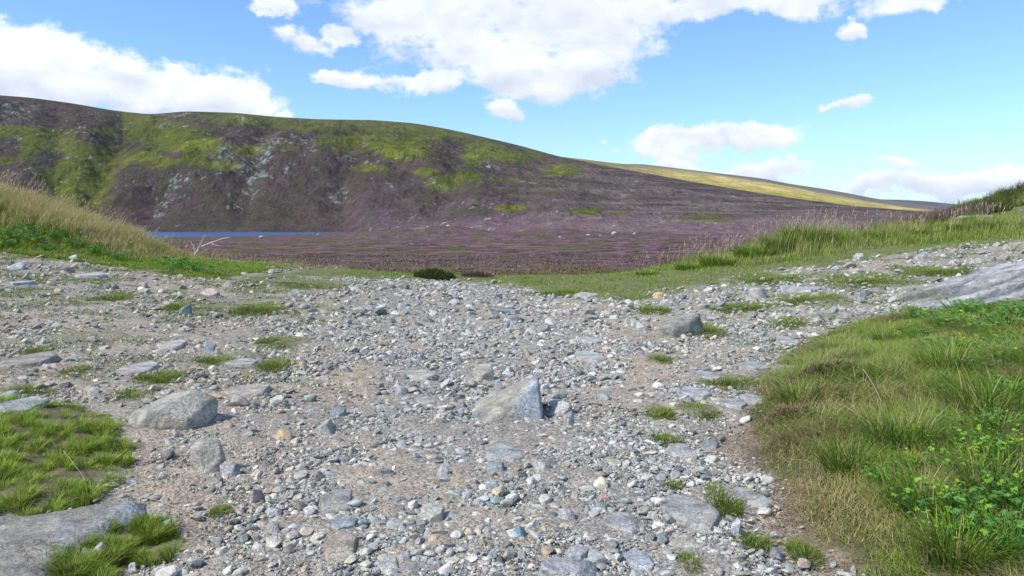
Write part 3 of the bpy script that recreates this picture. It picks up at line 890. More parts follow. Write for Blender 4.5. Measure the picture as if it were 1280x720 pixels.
def place_rock(u, v, w, h, typ, col, label, rot, seed, name="rock", planes=None, sub=5, mesh_only=False):
    rng = np.random.default_rng(seed)
    x, y = unproj(u, v + (h * 0.2 if typ == 'block' else 0), H)
    a = math.atan2(CZ - float(H(x, y)), y)
    rng_d = math.hypot(y, CZ)
    W = w * y / F / 2
    if typ == 'slab':
        Dp = min(h * y / F / math.sin(a) / 2, 1.9 * W); Hh = min(0.22 * W, 0.07) + 0.012
        zoff = -Hh * 0.45
        pl = [((0, 0, 1), .62), ((rng.normal() * .12, rng.normal() * .12, 1), .66)] + rand_planes(rng, 3, .8, .95)
        m = 6 if rng.random() < .6 else 5
        for i in range(m):
            t = 2 * math.pi * (i + rng.uniform(-.28, .28)) / m
            pl.append(((math.cos(t), math.sin(t), rng.uniform(.05, .3)), rng.uniform(.74, .98)))
        k = 26
    else:
        Dp = W * 0.72; vis = h * y / F
        Hh = max(vis - Dp * math.sin(a) * 1.4, 0.40 * vis, .30 * W)
        Hh = Hh * 1.0
        zoff = 0.0
        pl = rand_planes(rng, 8, .66, .95) + [((rng.normal() * .25, rng.normal() * .2 - .15, 1), .50), ((rng.normal() * .5, -.4, 1), .62)]
        for i in range(5):
            t = 2 * math.pi * (i + rng.uniform(-.3, .3)) / 5
            pl.append(((math.cos(t), math.sin(t), rng.uniform(-.1, .5)), rng.uniform(.72, .9)))
        k = 42
    if w < 30:
        sub = min(sub, 4)
    D, Fc = ICO[sub]
    R = star(D, planes or pl, k, 1.2)
    P = D * R[:, None]
    sc = W
    nz = fbm3(P * 2.2 + seed, 4, seed) - .5
    nf = fbm3(P * 7 + seed * 2, 4, seed + 5, .6) - .5
    led = np.abs(((P[:, 2] * 3.3 + P[:, 0] * .8 + fbm3(P * 1.5, 3, seed + 9) * 1.5) % 1) - .5)
    R2 = R * (1 + .10 * nz + .07 * nf + .03 * led)
    P = D * R2[:, None]
    P = P / np.array([np.abs(P[:, 0]).max(), np.abs(P[:, 1]).max(), P[:, 2].max()])
    cr, sr = math.cos(rot * .25), math.sin(rot * .25)
    P = P * np.array([W, Dp, Hh])
    P = P @ np.array([[cr, sr, 0], [-sr, cr, 0], [0, 0, 1]])
    z0 = float(H(x, y))
    tone = (0.92 + .35 * (fbm3(P / sc * 1.7 + 3, 3, seed + 3) - .3))
    cc = np.asarray(col)[None, :] * tone[:, None] * np.array([1.03, 1.0, .93])
    me = new_mesh(name, P, Fc, cc)
    OBST.append((x, y, W * .95, Dp * .9))
    o = link(name, me, M_ROCK, label=label, cat="rock")
    o.location = (x, y, z0 + zoff)
    return o


for i, r in enumerate(ROCKS):
    u, v, w, h, typ, col, lb, rot = r
    big = w > 38
    o = place_rock(u, v, w, h, typ, col, lb, rot, 700 + i, name="rock_slab" if typ == 'slab' else ("boulder" if w > 60 else "rock" if w >= 30 else "stone"), sub=5 if w < 70 else 6)
    o["category"] = "slab" if typ == 'slab' else ("boulder" if w > 60 else "rock" if w >= 30 else "stone")


# central ridged rock: left sloping face, steep blue grey front face, sharp right edge
def center_rock():
    x, y = unproj(643, 517, H)
    s = y / F
    W = 46 * s
    z0 = float(H(x, y))
    D, Fc = ICO[6]
    pl = [((-.42, -.12, 1.0), .40), ((.22, -.75, .62), .52), ((1.0, -.05, .18), .62), ((.2, 1, .5), .62), ((-.2, 1, .05), .8), ((-.75, -.9, .25), .88), ((-1, .2, .1), 1.0), ((0, 0, -1), .5), ((.05, -1, .2), .80)]
    R = star(D, pl, 40, 1.4)
    P = D * R[:, None]
    nz = fbm3(P * 2.4 + 5, 4, 33) - .5; nf = fbm3(P * 8, 4, 34, .6) - .5
    P = D * (R * (1 + .07 * nz + .05 * nf))[:, None]
    P = P * np.array([W * 1.28, W * 1.55, W * 1.62])
    right = sst(.05, .5, (P[:, 0] / W) - .35 * (P[:, 1] / W) - .05 + .3 * nz)
    cc = mixa(np.tile([.30, .285, .24], (len(P), 1)), (.30, .335, .375), right)
    me = new_mesh("boulder", P, Fc, cc)
    o = link("boulder", me, M_ROCK, label="wedge shaped ridged rock at track centre, tan left face and blue grey front", cat="boulder")
    o.location = (x, y, z0 - .03)
    OBST.append((x, y, W, W * .85))


center_rock()


# smooth slab in the lower left corner
def corner_slab():
    px = [(-150, 655), (20, 648), (90, 640), (150, 628), (188, 630), (180, 642), (150, 660), (120, 682), (85, 706), (55, 745), (-150, 800)]
    poly = [unproj(u, v, H0) for u, v in px]
    xs = [p[0] for p in poly]; ys = [p[1] for p in poly]
    gx = np.linspace(min(xs) - .05, max(xs) + .05, 260); gy = np.linspace(min(ys) - .05, max(ys) + .05, 220)
    Y, X = np.meshgrid(gy, gx, indexing='ij'); X = X.reshape(-1); Y = Y.reshape(-1)
    d = sdist(X, Y, poly) + .02 * (fbm(X / .12, Y / .12, 3, 620) - .5)
    z = H0(X, Y) + np.where(d > -.03, 0.05 * sst(-.015, .09, d) ** .7, 0) - .05 * sst(0, -.03, d) - .01
    z = z + .02 * (fbm(X / .25, Y / .1, 4, 621) - .5) + .006 * (fbm(X / .04, Y / .03, 3, 622) - .5)
    cc = mixa(np.tile([.25, .235, .20], (len(X), 1)), (.29, .31, .32), sst(.0, .25, X + 1.98 + .6 * (fbm(X / .3, Y / .3, 3, 623) - .5)))
    fc = grid_faces(220, 260)
    keep = (d[fc] > -.03).any(1)
    me = new_mesh("rock_slab", np.stack([X, Y, z], 1), fc[keep], cc)
    me2 = me
    o = link("rock_slab", me2, M_ROCK, label="long smooth brownish slab with a grey pointed end in the lower left corner", cat="slab")
    for u, v in ((30, 690), (90, 665), (150, 645), (60, 670), (0, 670), (120, 655), (10, 710)):
        x, y = unproj(u, v, H0); OBST.append((x, y, .22, .2))


corner_slab()


# schist outcrop on the right
def outcrop():
    x0, y0 = unproj(1125, 395, H0)
    x1, y1 = unproj(1285, 392, H0)
    cx, cy = x0 + 2.12, y0 + .55
    D, Fc = ICO[6]
    P = D.copy()
    pl = [((-.62, -.1, 1), .50), ((.0, .2, 1), .66), ((.1, -.8, .8), .58), ((-.55, -.8, .7), .62), ((-1, .1, .55), .9), ((0, 1, .4), .7), ((1, 0, .3), .95), ((-.2, -1, .15), .75), ((.3, -1, .4), .72)]
    R = star(P, pl, 22, 1.4)
    Q = P * R[:, None]
    nz = fbm3(Q * np.array([1.6, 2.5, 3.5]) + 2, 5, 640, .55) - .5
    led = np.abs(((Q[:, 2] * 4.5 - Q[:, 0] * 1.9 + Q[:, 1] * 1.2 + fbm3(Q * 1.6, 4, 641) * 2.2) % 1) - .5)
    led2 = np.abs(((Q[:, 2] * 13 - Q[:, 0] * 5.5 + Q[:, 1] * 3 + fbm3(Q * 3, 3, 642) * 2) % 1) - .5)
    nf = fbm3(Q * 9, 4, 643, .6) - .5
    ck = (1 - 2 * led) ** 6; ck2 = (1 - 2 * led2) ** 4
    ng = fbm3(Q * 4.5 + 8, 5, 648, .65) - .5
    Q = P * (R * (1 + .22 * nz + .07 * led - .06 * ck - .03 * ck2 + .14 * ng + .06 * nf))[:, None]
    Q = Q * np.array([1.55, .85, .92])
    cc = mixa(np.tile([.15, .16, .17], (len(Q), 1)), (.34, .35, .355), sst(.10, .42, led + .6 * nf))
    cc = mixa(cc, (.12, .12, .12), sst(.36, .48, led2 + nf) * .6)
    cc = mixa(cc, (.10, .12, .04), sst(.56, .66, fbm3(Q * 1.8, 4, 645)) * .5)
    me = new_mesh("rock_outcrop", Q, Fc, cc)
    o = link("rock_outcrop", me, M_ROCK, label="large ridged schist outcrop rising from the grass at the right edge", cat="outcrop")
    o.location = (cx, cy, float(H0(cx, cy)) - .10)
    o.rotation_euler = (0, 0, .12)
    OBST.append((cx, cy, 1.4, .7))
    return cx, cy


OC = outcrop()


# thin grey ledge in the heather mound at the far right
def mound_ledge():
    D, Fc = ICO[5]
    R = star(D, rand_planes(np.random.default_rng(9), 10, .6, .9) + [((0, 0, 1), .6)], 20, 1.1)
    P = D * (R * (1 + .2 * (fbm3(D * 3, 4, 12) - .5)))[:, None] * np.array([.62, .45, .3])
    cc = np.tile([.30, .30, .31], (len(P), 1))
    me = new_mesh("rock_ledge", P, Fc, cc)
    o = link("rock_ledge", me, M_ROCK, label="flat grey ledge poking from the heathery mound at the far right", cat="rock")
    y = 24.2; x = (1222 - 640) / F * y
    o.location = (x, y, float(H(x, y)) - .06)


mound_ledge()

# boulders far out on the moor
MB_ = [(970, 601, 5.2, "biggest pale boulder on the dark moor, right of centre"), (735, 600, 3.4, "pale low boulder on the moor left of the biggest one"),
       (750, 590, 2.0, "tiny pale boulder just right of the low moor boulder"), (793, 595, 3.6, "wide flat pale boulder on the moor, right of the biggest one"),
       (327, 660, 4.5, "pale pointed boulder on the near shore of the loch"), (399, 770, 3.6, "small pale boulder on the loch shore near its right end"),
       (515, 380, 1.8, "tiny white boulder in the purple moor left of centre"), (700, 560, 2.0, "tiny grey boulder on the moor at centre"),
       (560, 630, 3.0, "pale boulder on the stony hummock at the moor's centre"), (535, 640, 2.4, "grey boulder on the left of the stony hummock"), (590, 640, 2.6, "grey boulder on the right of the stony hummock")]
for i, (u, yy, wd, lb) in enumerate(MB_):
    if u == 970:
        u = 768
    D, Fc = ICO[3]
    rng = np.random.default_rng(800 + i)
    R = star(D, rand_planes(rng, 10, .6, .9), 18, 1.1)
    P = D * (R * (1 + .2 * (fbm3(D * 3, 3, 12 + i) - .5)))[:, None] * np.array([wd / 2, wd / 3, wd / 3.2])
    me = new_mesh("boulder", P, Fc, np.tile([.40, .38, .34], (len(P), 1)))
    x = (u - 640) / F * yy
    o = link("boulder", me, M_STONE, label=lb, cat="boulder", group="pale boulders scattered over the moor")
    o.location = (x, yy, float(H(x, yy)) + wd * .12)


# ------------------------------------------------------------------ gravel and loose stones
def in_obst(x, y, s=1.0):
    m = np.zeros(len(x), bool)
    for (ox, oy, rx, ry) in OBST:
        m |= ((x - ox) / (rx * s)) ** 2 + ((y - oy) / (ry * s)) ** 2 < 1
    return m


def gravel_density(X, Y, Z):
    U, V = proj(X, Y, Z)
    d = np.full(len(X), 1.0)
    core = mask_px(U, V, [(640, 380, 330, 50), (600, 450, 260, 80), (620, 600, 300, 130), (560, 680, 320, 90), (980, 385, 160, 40), (850, 640, 120, 80), (450, 420, 150, 60)])
    d = 0.46 + 0.9 * sst(.2, .7, core)
    dirt = mask_px(U, V, [(425, 475, 60, 32), (240, 650, 50, 70), (195, 600, 55, 40), (800, 462, 60, 22), (1020, 660, 70, 80), (945, 560, 40, 60), (1060, 700, 50, 50), (690, 520, 20, 20, .7), (330, 585, 30, 20, .6), (150, 410, 60, 20, .5), (560, 690, 40, 14, .5)])
    d = d * (1 - .80 * dirt)
    nz = fbm(X / .7, Y / .7, 4, 901)
    d = d * np.clip(.35 + 1.5 * sst(.35, .62, nz), 0, 1.6)
    for poly, w in ((RB, .1), (LB, .2), (LG, .05), (LG2, .05)):
        d = d * sst(w, -w, sdist(X, Y, poly))
    dv = sdist(X, Y, VG)
    d = d * (.0 + 1.0 * sst(.5, -.9, dv + 1.2 * (fbm(X / .6, Y / .6, 3, 905) - .5)))
    d = d * (1 - .85 * tuft_field(X, Y))
    return d


def scatter(n, y0, y1, rmin, rmax, alpha, rng):
    """n candidate stones, uniform over the visible wedge between y0 and y1"""
    Y = np.sqrt(rng.uniform(y0 ** 2, y1 ** 2, n)); X = rng.uniform(-.80, .80, n) * Y
    uu = rng.uniform(0, 1, n)
    r = rmin * (1 - uu * (1 - (rmin / rmax) ** alpha)) ** (-1 / alpha)
    Z = H(X, Y)
    keep = rng.uniform(0, 1.15, n) < gravel_density(X, Y, Z)
    keep &= ~in_obst(X, Y, .93)
    U_, V_ = proj(X, Y, Z)
    keep &= rng.uniform(0, 1, n) > .45 * sst(520, 330, U_) * sst(480, 420, V_)
    return X[keep], Y[keep], Z[keep], r[keep]


rng = np.random.default_rng(5)
parts = [scatter(95000, 2.3, 5.5, .0066, .046, 2.05, rng), scatter(85000, 5.5, 10, .0105, .065, 2.1, rng), scatter(70000, 10, 22, .019, .11, 2.3, rng), scatter(150000, 2.3, 5.2, .0036, .0075, 2.0, rng), scatter(60000, 5.2, 8, .006, .011, 2.0, rng)]
GX = np.concatenate([p[0] for p in parts]); GY = np.concatenate([p[1] for p in parts]); GZ = np.concatenate([p[2] for p in parts]); GR = np.concatenate([p[3] for p in parts])
# drop stones that sit inside bigger ones (coarse grid test on the largest)
order = np.argsort(-GR)
GX, GY, GZ, GR = GX[order], GY[order], GZ[order], GR[order]
keep = np.ones(len(GX), bool)
cell = .13; gd = {}
cxs = np.floor(GX / cell).astype(int); cys = np.floor(GY / cell).astype(int)
for i in range(len(GX)):
    r = GR[i]; ok = True
    for a in (-1, 0, 1):
        for b in (-1, 0, 1):
            for j in gd.get((cxs[i] + a, cys[i] + b), ()):
                if (GX[i] - GX[j]) ** 2 + (GY[i] - GY[j]) ** 2 < (.62 * (r + GR[j])) ** 2:
                    ok = False; break
            if not ok: break
        if not ok: break
    if ok:
        if r > .02:
            gd.setdefault((cxs[i], cys[i]), []).append(i)
    else:
        keep[i] = False
GX, GY, GZ, GR = GX[keep], GY[keep], GZ[keep], GR[keep]
GU, GV = proj(GX, GY, GZ)
infr = (GU > 8) & (GU < 1272) & (GV < 712)
size_px = GR / GY * np.where(infr, 1, 0)
NIND = 255
big_idx = np.argsort(-size_px)[:NIND]
ci = rng.choice(len(PAL), len(GX), p=PALW)
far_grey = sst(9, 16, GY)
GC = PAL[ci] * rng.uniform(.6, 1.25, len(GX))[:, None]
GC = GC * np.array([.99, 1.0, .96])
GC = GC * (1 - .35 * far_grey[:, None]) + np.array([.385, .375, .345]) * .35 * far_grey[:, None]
# warm dusty stones on the left ground
warm = sst(480, 260, GU) * .45
GC = GC * (1 - warm[:, None]) + GC * np.array([1.12, 1.0, .86]) * warm[:, None]
isbig = np.zeros(len(GX), bool); isbig[big_idx] = True
print("gravel stones", len(GX))


def build_gravel():
    Vs = []; Fs = []; Cs = []; off = 0
    tiers = ((3, (GR / GY > .0062)), (2, (GR / GY <= .0062) & (GR / GY > .0024)), (1, (GR / GY <= .0024)))
    for sub, sel in tiers:
        idx = np.where(sel & ~isbig)[0]
        lib, Fc = LIBS[sub]
        which = rng.integers(0, len(lib), len(idx))
        for k in range(len(lib)):
            ii = idx[which == k]
            if not len(ii):
                continue
            a = rng.uniform(0, 2 * math.pi, len(ii)); tx = rng.normal(0, .28, len(ii)); ty = rng.normal(0, .28, len(ii))
            P = lib[k]
            ca, sa = np.cos(a), np.sin(a)
            x = P[None, :, 0] * ca[:, None] - P[None, :, 1] * sa[:, None]
            y = P[None, :, 0] * sa[:, None] + P[None, :, 1] * ca[:, None]
            z = P[None, :, 2] + tx[:, None] * x + ty[:, None] * y
            zmax = P[:, 2].max()
            lift = rng.uniform(-.25, .45, len(ii)) * zmax
            r = GR[ii][:, None]
            V = np.stack([GX[ii][:, None] + x * r, GY[ii][:, None] + y * r, GZ[ii][:, None] + (z + lift[:, None]) * r], 2).reshape(-1, 3)
            nv = len(P)
            f = (Fc[None, :, :] + (np.arange(len(ii)) * nv)[:, None, None] + off).reshape(-1, 3)
            Vs.append(V); Fs.append(f); Cs.append(np.repeat(GC[ii], nv, 0)); off += len(V)
    V = np.concatenate(Vs); Fa = np.concatenate(Fs); Cc = np.concatenate(Cs)
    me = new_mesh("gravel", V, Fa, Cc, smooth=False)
    link("gravel", me, M_STONE, kind="stuff", label="loose grey gravel and chippings covering the rough track", cat="gravel")
    print("gravel faces", len(Fa))


build_gravel()

# the largest loose stones, each a thing of its own
LANDM = [(640, 500, "the central ridged rock"), (213, 516, "the largest left boulder"), (848, 412, "the rounded dark boulder"), (421, 628, "the square slab"), (862, 640, "the large flat slab"),
         (710, 712, "the rounded bottom edge stone"), (265, 580, "the lower left angular rock"), (648, 668, "the teal stone"), (630, 568, "the low blue slab"), (886, 471, "the square blue grey slab"),
         (36, 452, "the brownish left edge rock"), (1058, 395, "the right outcrop"), (628, 388, "the far dark slate stone"), (100, 325, "the left grassy bank"), (904, 628, "the spiky tuft"), (735, 447, "the wide grey slab"), (310, 490, "the dusty pale slab")]
lib3, F3 = LIBS[3]
lib_mesh = {}
seen_lab = {}
recs = []
for i in big_idx:
    k = int(rng.integers(0, len(lib3)))
    P = lib3[k]
    flat = (P[:, 2].max() - P[:, 2].min()) / (P[:, 0].max() - P[:, 0].min())
    shape = "flat" if flat < .42 else "chunky" if flat > .62 else "angular"
    lm = min(LANDM, key=lambda q: (q[0] - GU[i]) ** 2 + ((q[1] - GV[i]) * 1.6) ** 2)
    du, dv = GU[i] - lm[0], GV[i] - lm[1]
    rel = ("right of" if du > 0 else "left of") if abs(du) > abs(dv) * 1.5 else ("in front of" if dv > 0 else "behind")
    recs.append((i, k, shape, PALN[ci[i]], rel, lm[2], math.hypot(du, dv)))
groups = {}
for r in recs:
    groups.setdefault((r[2], r[3], r[4], r[5]), []).append(r)
ORD = ["nearest", "second nearest", "third nearest", "fourth nearest", "fifth nearest", "sixth nearest", "seventh nearest", "eighth nearest", "ninth nearest"]
for key, rs in groups.items():
    rs.sort(key=lambda r: r[6])
    for q, r in enumerate(rs):
        i, k, shape, cn, rel, lmn, dist = r
        pre = (ORD[min(q, 8)] + " ") if len(rs) > 1 else ""
        lab = f"{pre}{shape} {cn} loose stone {rel} {lmn}"
        P = lib3[k].copy()
        a = rng.uniform(0, 6.28)
        cc = np.tile(GC[i], (len(P), 1)) * (.9 + .35 * (fbm3(P * 1.8 + k, 3, int(i) % 97) - .3))[:, None]
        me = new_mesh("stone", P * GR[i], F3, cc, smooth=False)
        o = link("stone", me, M_STONE, label=lab, cat="stone", group="larger loose stones lying in the gravel")
        o.location = (GX[i], GY[i], GZ[i] + P[:, 2].max() * GR[i] * float(rng.uniform(.15, .5)))
        o.rotation_euler = (float(rng.normal() * .2), float(rng.normal() * .2), float(a))


# ------------------------------------------------------------------ grass
def blades(x, y, z, h, w, yaw, lean, c0, c1, seg=3, curl=1.0):
    """curved tapering blades; returns V, F4, F3, C. lean: horizontal reach as fraction of height"""
    n = len(x)
    ts = np.linspace(0, 1, seg + 1)
    wd = (1 - ts ** 1.6) * .5
    side = yaw + math.pi / 2 + RNG.normal(0, .5, n)
    ca, sa = np.cos(yaw), np.sin(yaw); cs, ss = np.cos(side), np.sin(side)
    Vp = []
    Cp = []
    for j, t in enumerate(ts):
        reach = lean * h * (t ** 1.8)
        zz = z + h * (t - .28 * np.minimum(lean, 2) * curl * t * t * .6)
        bx, by = x + ca * reach, y + sa * reach
        ct = c0 * (1 - t) + c1 * t
        if j < seg:
            Vp.append(np.stack([bx - cs * w * wd[j], by - ss * w * wd[j], zz], 1)); Vp.append(np.stack([bx + cs * w * wd[j], by + ss * w * wd[j], zz], 1))
            Cp += [ct, ct]
        else:
            Vp.append(np.stack([bx, by, zz], 1)); Cp.append(ct)
    nv = 2 * seg + 1
    V = np.stack(Vp, 1).reshape(-1, 3); Cc = np.stack(Cp, 1).reshape(-1, 3)
    base = (np.arange(n) * nv)[:, None]
    quads = np.concatenate([base + np.array([[2 * j, 2 * j + 1, 2 * j + 3, 2 * j + 2]]) for j in range(seg - 1)], 0)
    tri = base + np.array([[2 * seg - 2, 2 * seg - 1, 2 * seg]])
    return V, quads, tri, Cc


class Acc:
    def __init__(s):
        s.V = []; s.Q = []; s.T = []; s.C = []; s.n = 0

    def add(s, V, Q, T, Cc):
        s.V.append(V); s.C.append(Cc)
        if Q is not None and len(Q): s.Q.append(Q + s.n)
        if T is not None and len(T): s.T.append(T + s.n)
        s.n += len(V)

    def mesh(s, name):
        fs = []
        if s.Q: fs.append(np.concatenate(s.Q))
        if s.T: fs.append(np.concatenate(s.T))
        return new_mesh(name, np.concatenate(s.V), fs, np.concatenate(s.C), smooth=True)


GR_A = np.array([.065, .155, .016]); GR_B = np.array([.145, .235, .020]); GR_C = np.array([.22, .30, .035]); DRY = np.array([.50, .40, .22]); DRY2 = np.array([.34, .25, .13]); BRN = np.array([.17, .11, .06]); LIME = np.array([.27, .42, .028])


def pick_cols(n, weights, cols):
    k = RNG.choice(len(cols), n, p=np.array(weights) / sum(weights))
    c = np.array(cols)[k] * RNG.uniform(.75, 1.25, n)[:, None]
    return c


def pts_in(poly, n, margin=0.0):
    xs = [p[0] for p in poly]; ys = [p[1] for p in poly]
    X = RNG.uniform(min(xs), max(xs), n); Y = RNG.uniform(min(ys), max(ys), n)
    m = (sdist(X, Y, poly) > margin)
    return X[m], Y[m]


def in_view(X, Y, pad=90, ymin=2.2):
    U, V = proj(X, Y, H(X, Y) + .1)
    return (U > -pad) & (U < 1280 + pad) & (V < 760) & (Y > ymin)


# right bank ---------------------------------------------------------------
def right_bank():
    A = Acc()
    cl = RNG.uniform(0, 1, (900, 2))
    X, Y = pts_in(RB, 1250000)
    m = (Y < 15.5) & in_view(X, Y)
    X, Y = X[m], Y[m]
    d = sdist(X, Y, RB) + .16 * (fbm(X / .22, Y / .22, 3, 950) - .5)
    dens = np.interp(Y, [2.5, 5, 8, 15], [1.2, .95, .6, .3])
    clump = fbm(X / .13, Y / .13, 3, 951)
    hollow_x, hollow_y = unproj(1082, 478, H)
    hol = np.exp(-(((X - hollow_x) / .32) ** 2 + ((Y - hollow_y) / .35) ** 2))
    keep = (RNG.uniform(0, 1, len(X)) < dens * (.35 + .9 * sst(.35, .6, clump)) * (1 - .85 * hol)) & (d > 0) & ~in_obst(X, Y, .86)
    X, Y, d, clump = X[keep], Y[keep], d[keep], clump[keep]
    n = len(X)
    Z = H(X, Y) - .01
    big = fbm(X / .55, Y / .55, 4, 952)
    dry = sst(.50, .64, fbm(X / .42, Y / .42, 4, 953))
    U, V = proj(X, Y, Z)
    h = np.interp(Y, [3, 6, 8, 12], [.105, .125, .085, .06]) * (.55 + .9 * big) * (.35 + .65 * sst(0, .3, d)) * RNG.uniform(.55, 1.35, n)
    flow = 2 * math.pi * fbm(X / .9, Y / .9, 3, 954) * 1.6 + math.pi * .85
    lay = RNG.uniform(0, 1, n) < .35
    yaw = np.where(lay, RNG.uniform(0, 6.283, n), flow + RNG.normal(0, .8, n))
    lean = np.abs(RNG.normal(.8, .45, n)) + .1 + np.where(lay, RNG.uniform(.4, 1.8, n), 0)
    w = np.interp(Y, [3, 6, 12], [.0042, .0055, .009]) * RNG.uniform(.6, 1.3, n)
    g0 = pick_cols(n, [3, 4, 2], [GR_A * 1.2, GR_B * 1.1, GR_C]); g1 = pick_cols(n, [2, 4, 4, 2, 1.2], [GR_A * 1.4, GR_B * 1.2, GR_C * 1.15, LIME, DRY])
    dc = pick_cols(n, [4, 3, 1.0], [DRY * 1.1, DRY2 * 1.15, BRN])
    isd = RNG.uniform(0, 1, n) < (.15 + .42 * dry + .28 * mask_px(U, V, [(970, 540, 50, 60), (1010, 600, 60, 50), (1090, 690, 60, 30, .6), (985, 430, 40, 25), (1040, 450, 40, 30, .8)]))
    c0 = np.where(isd[:, None], dc * .8, g0); c1 = np.where(isd[:, None], dc, g1)
    A.add(*blades(X, Y, Z, h, w, yaw, lean, c0, c1))
    print("right bank blades", n)
    link("grass", A.mesh("grass"), M_GRASS, kind="stuff", label="tangled green and straw coloured grass covering the right foreground bank", cat="grass")
    # long clumps
    return hollow_x, hollow_y


HX, HY = right_bank()


def clump_mesh(n, r, h, w, lean, cols, wts, seedyaw=None, up=.0, tipmix=1.2):
    a = RNG.uniform(0, 2 * math.pi, n); q = r * np.sqrt(RNG.uniform(0, 1, n))
    x, y = q * np.cos(a), q * np.sin(a)
    z = np.zeros(n) - .01
    hh = h * RNG.uniform(.5, 1.15, n)
    yaw = a + RNG.normal(0, .5, n) if seedyaw is None else seedyaw + RNG.normal(0, .6, n)
    ln = np.abs(RNG.normal(lean, lean * .45, n)) + up
    c = pick_cols(n, wts, cols)
    return blades(x, y, z, hh, w * RNG.uniform(.7, 1.3, n), yaw, ln, c * .8, c * tipmix)


# grass clumps on the right bank: countable tussocks
CLUMPS = [(1180, 470, .16, .30, "dark green tussock on the right bank below the leafy weeds"), (1125, 560, .15, .26, "tussock with straw tips in the middle of the right bank"),
          (1000, 505, .13, .18, "dark low tussock at the right bank's left edge"), (1230, 520, .18, .30, "green tussock near the right edge, halfway down the bank"),
          (1150, 640, .13, .22, "coarse tussock among weeds at lower right"), (1240, 620, .14, .24, "wide bladed tussock by the right edge, lower down"),
          (1060, 590, .12, .20, "olive tussock on the lower left flank of the right bank"), (1110, 430, .13, .17, "grassy tussock behind the dark hollow on the right bank"),
          (1040, 440, .10, .13, "short tussock left of the dark hollow on the right bank"), (1200, 700, .13, .20, "tussock at the bottom edge of the right bank")]
for (u, v, r, h, lb) in CLUMPS:
    A = Acc()
    A.add(*clump_mesh(420, r, h, .006, .75, [GR_A, GR_B, GR_C, DRY], [4, 4, 2, 1.2]))
    x, y = unproj(u, v, H)
    o = link("grass_tussock", A.mesh("grass_tussock"), M_GRASS, label=lb, cat="tussock", group="tussocks on the right bank")
    o.location = (x, y, float(H(x, y)))


def litter():
    n = 120000
    Y = np.sqrt(RNG.uniform(2.4 ** 2, 9.5 ** 2, n)); X = RNG.uniform(.05, .55, n) * Y
    U, V = proj(X, Y, H(X, Y))
    m = mask_px(U, V, [(1000, 640, 60, 70), (1050, 690, 60, 60), (945, 560, 40, 50, .8), (960, 500, 40, 50, .7), (900, 560, 30, 60, .5), (985, 430, 40, 25, .7)])
    k = (RNG.uniform(0, 1, n) < sst(.2, .8, m)) & (sdist(X, Y, RB) < .25) & ~in_obst(X, Y)
    X, Y = X[k], Y[k]; n = len(X)
    c = pick_cols(n, [3, 3, 3], [DRY * .75, DRY2, BRN])
    A = Acc(); A.add(*blades(X, Y, H(X, Y) + .001, .012 * RNG.uniform(.4, 1.6, n), .0035 * RNG.uniform(.6, 1.3, n), RNG.uniform(0, 6.28, n), RNG.uniform(1.5, 4.5, n), c, c, seg=2, curl=.3))
    link("litter", A.mesh("litter"), M_GRASS, kind="stuff", label="brown dead grass litter along the foot of the right bank", cat="litter")


litter()


# verge on the far side ------------------------------------------------------
def verge():
    A = Acc()
    n = 260000
    Y = RNG.uniform(12.5, 27, n); X = RNG.uniform(-4, 21, n)
    d = sdist(X, Y, VG)
    d = d + .7 * (fbm(X / .8, Y / .5, 3, 960) - .5)
    keep = (d > 0) & in_view(X, Y, 60)
    X, Y, d = X[keep], Y[keep], d[keep]
    clump = fbm(X / .35, Y / .35, 3, 961)
    keep = RNG.uniform(0, 1, len(X)) < .25 + .9 * sst(.35, .6, clump)
    X, Y, d = X[keep], Y[keep], d[keep]
    n = len(X); Z = H(X, Y) - .01
    U, V = proj(X, Y, Z)
    tall = mask_px(U, V, [(960, 308, 130, 22), (1010, 300, 70, 20), (860, 325, 90, 9, .7), (1120, 295, 90, 14, .75), (1230, 285, 80, 12, .6), (780, 331, 60, 6, .5)])
    tall = tall * sst(.3, 1.5, d)
    h = (.045 + .46 * tall * np.clip(2.6 * fbm(X / .7, Y / .7, 3, 962) - .45, .15, 2)) * RNG.uniform(.55, 1.3, n)
    yaw = RNG.uniform(0, 6.28, n); lean = np.abs(RNG.normal(.4, .25, n))
    w = .011 * RNG.uniform(.6, 1.3, n)
    isd = RNG.uniform(0, 1, n) < .10 + .35 * sst(.5, .62, fbm(X / 1.1, Y / .8, 4, 963)) + .25 * mask_px(U, V, [(1150, 295, 60, 8)])
    g = pick_cols(n, [2, 4, 3, 3], [GR_A * 1.2, GR_B * 1.1, GR_C, LIME]); dc = pick_cols(n, [3, 2], [DRY * .9, DRY2])
    c = np.where(isd[:, None], dc, g)
    A.add(*blades(X, Y, Z, h, w, yaw, lean, c * .85, c * 1.15, seg=2))
    print("verge blades", n)
    link("grass", A.mesh("grass"), M_GRASS, kind="stuff", label="green grass verge on the far side of the track, tall at the right", cat="grass")


verge()


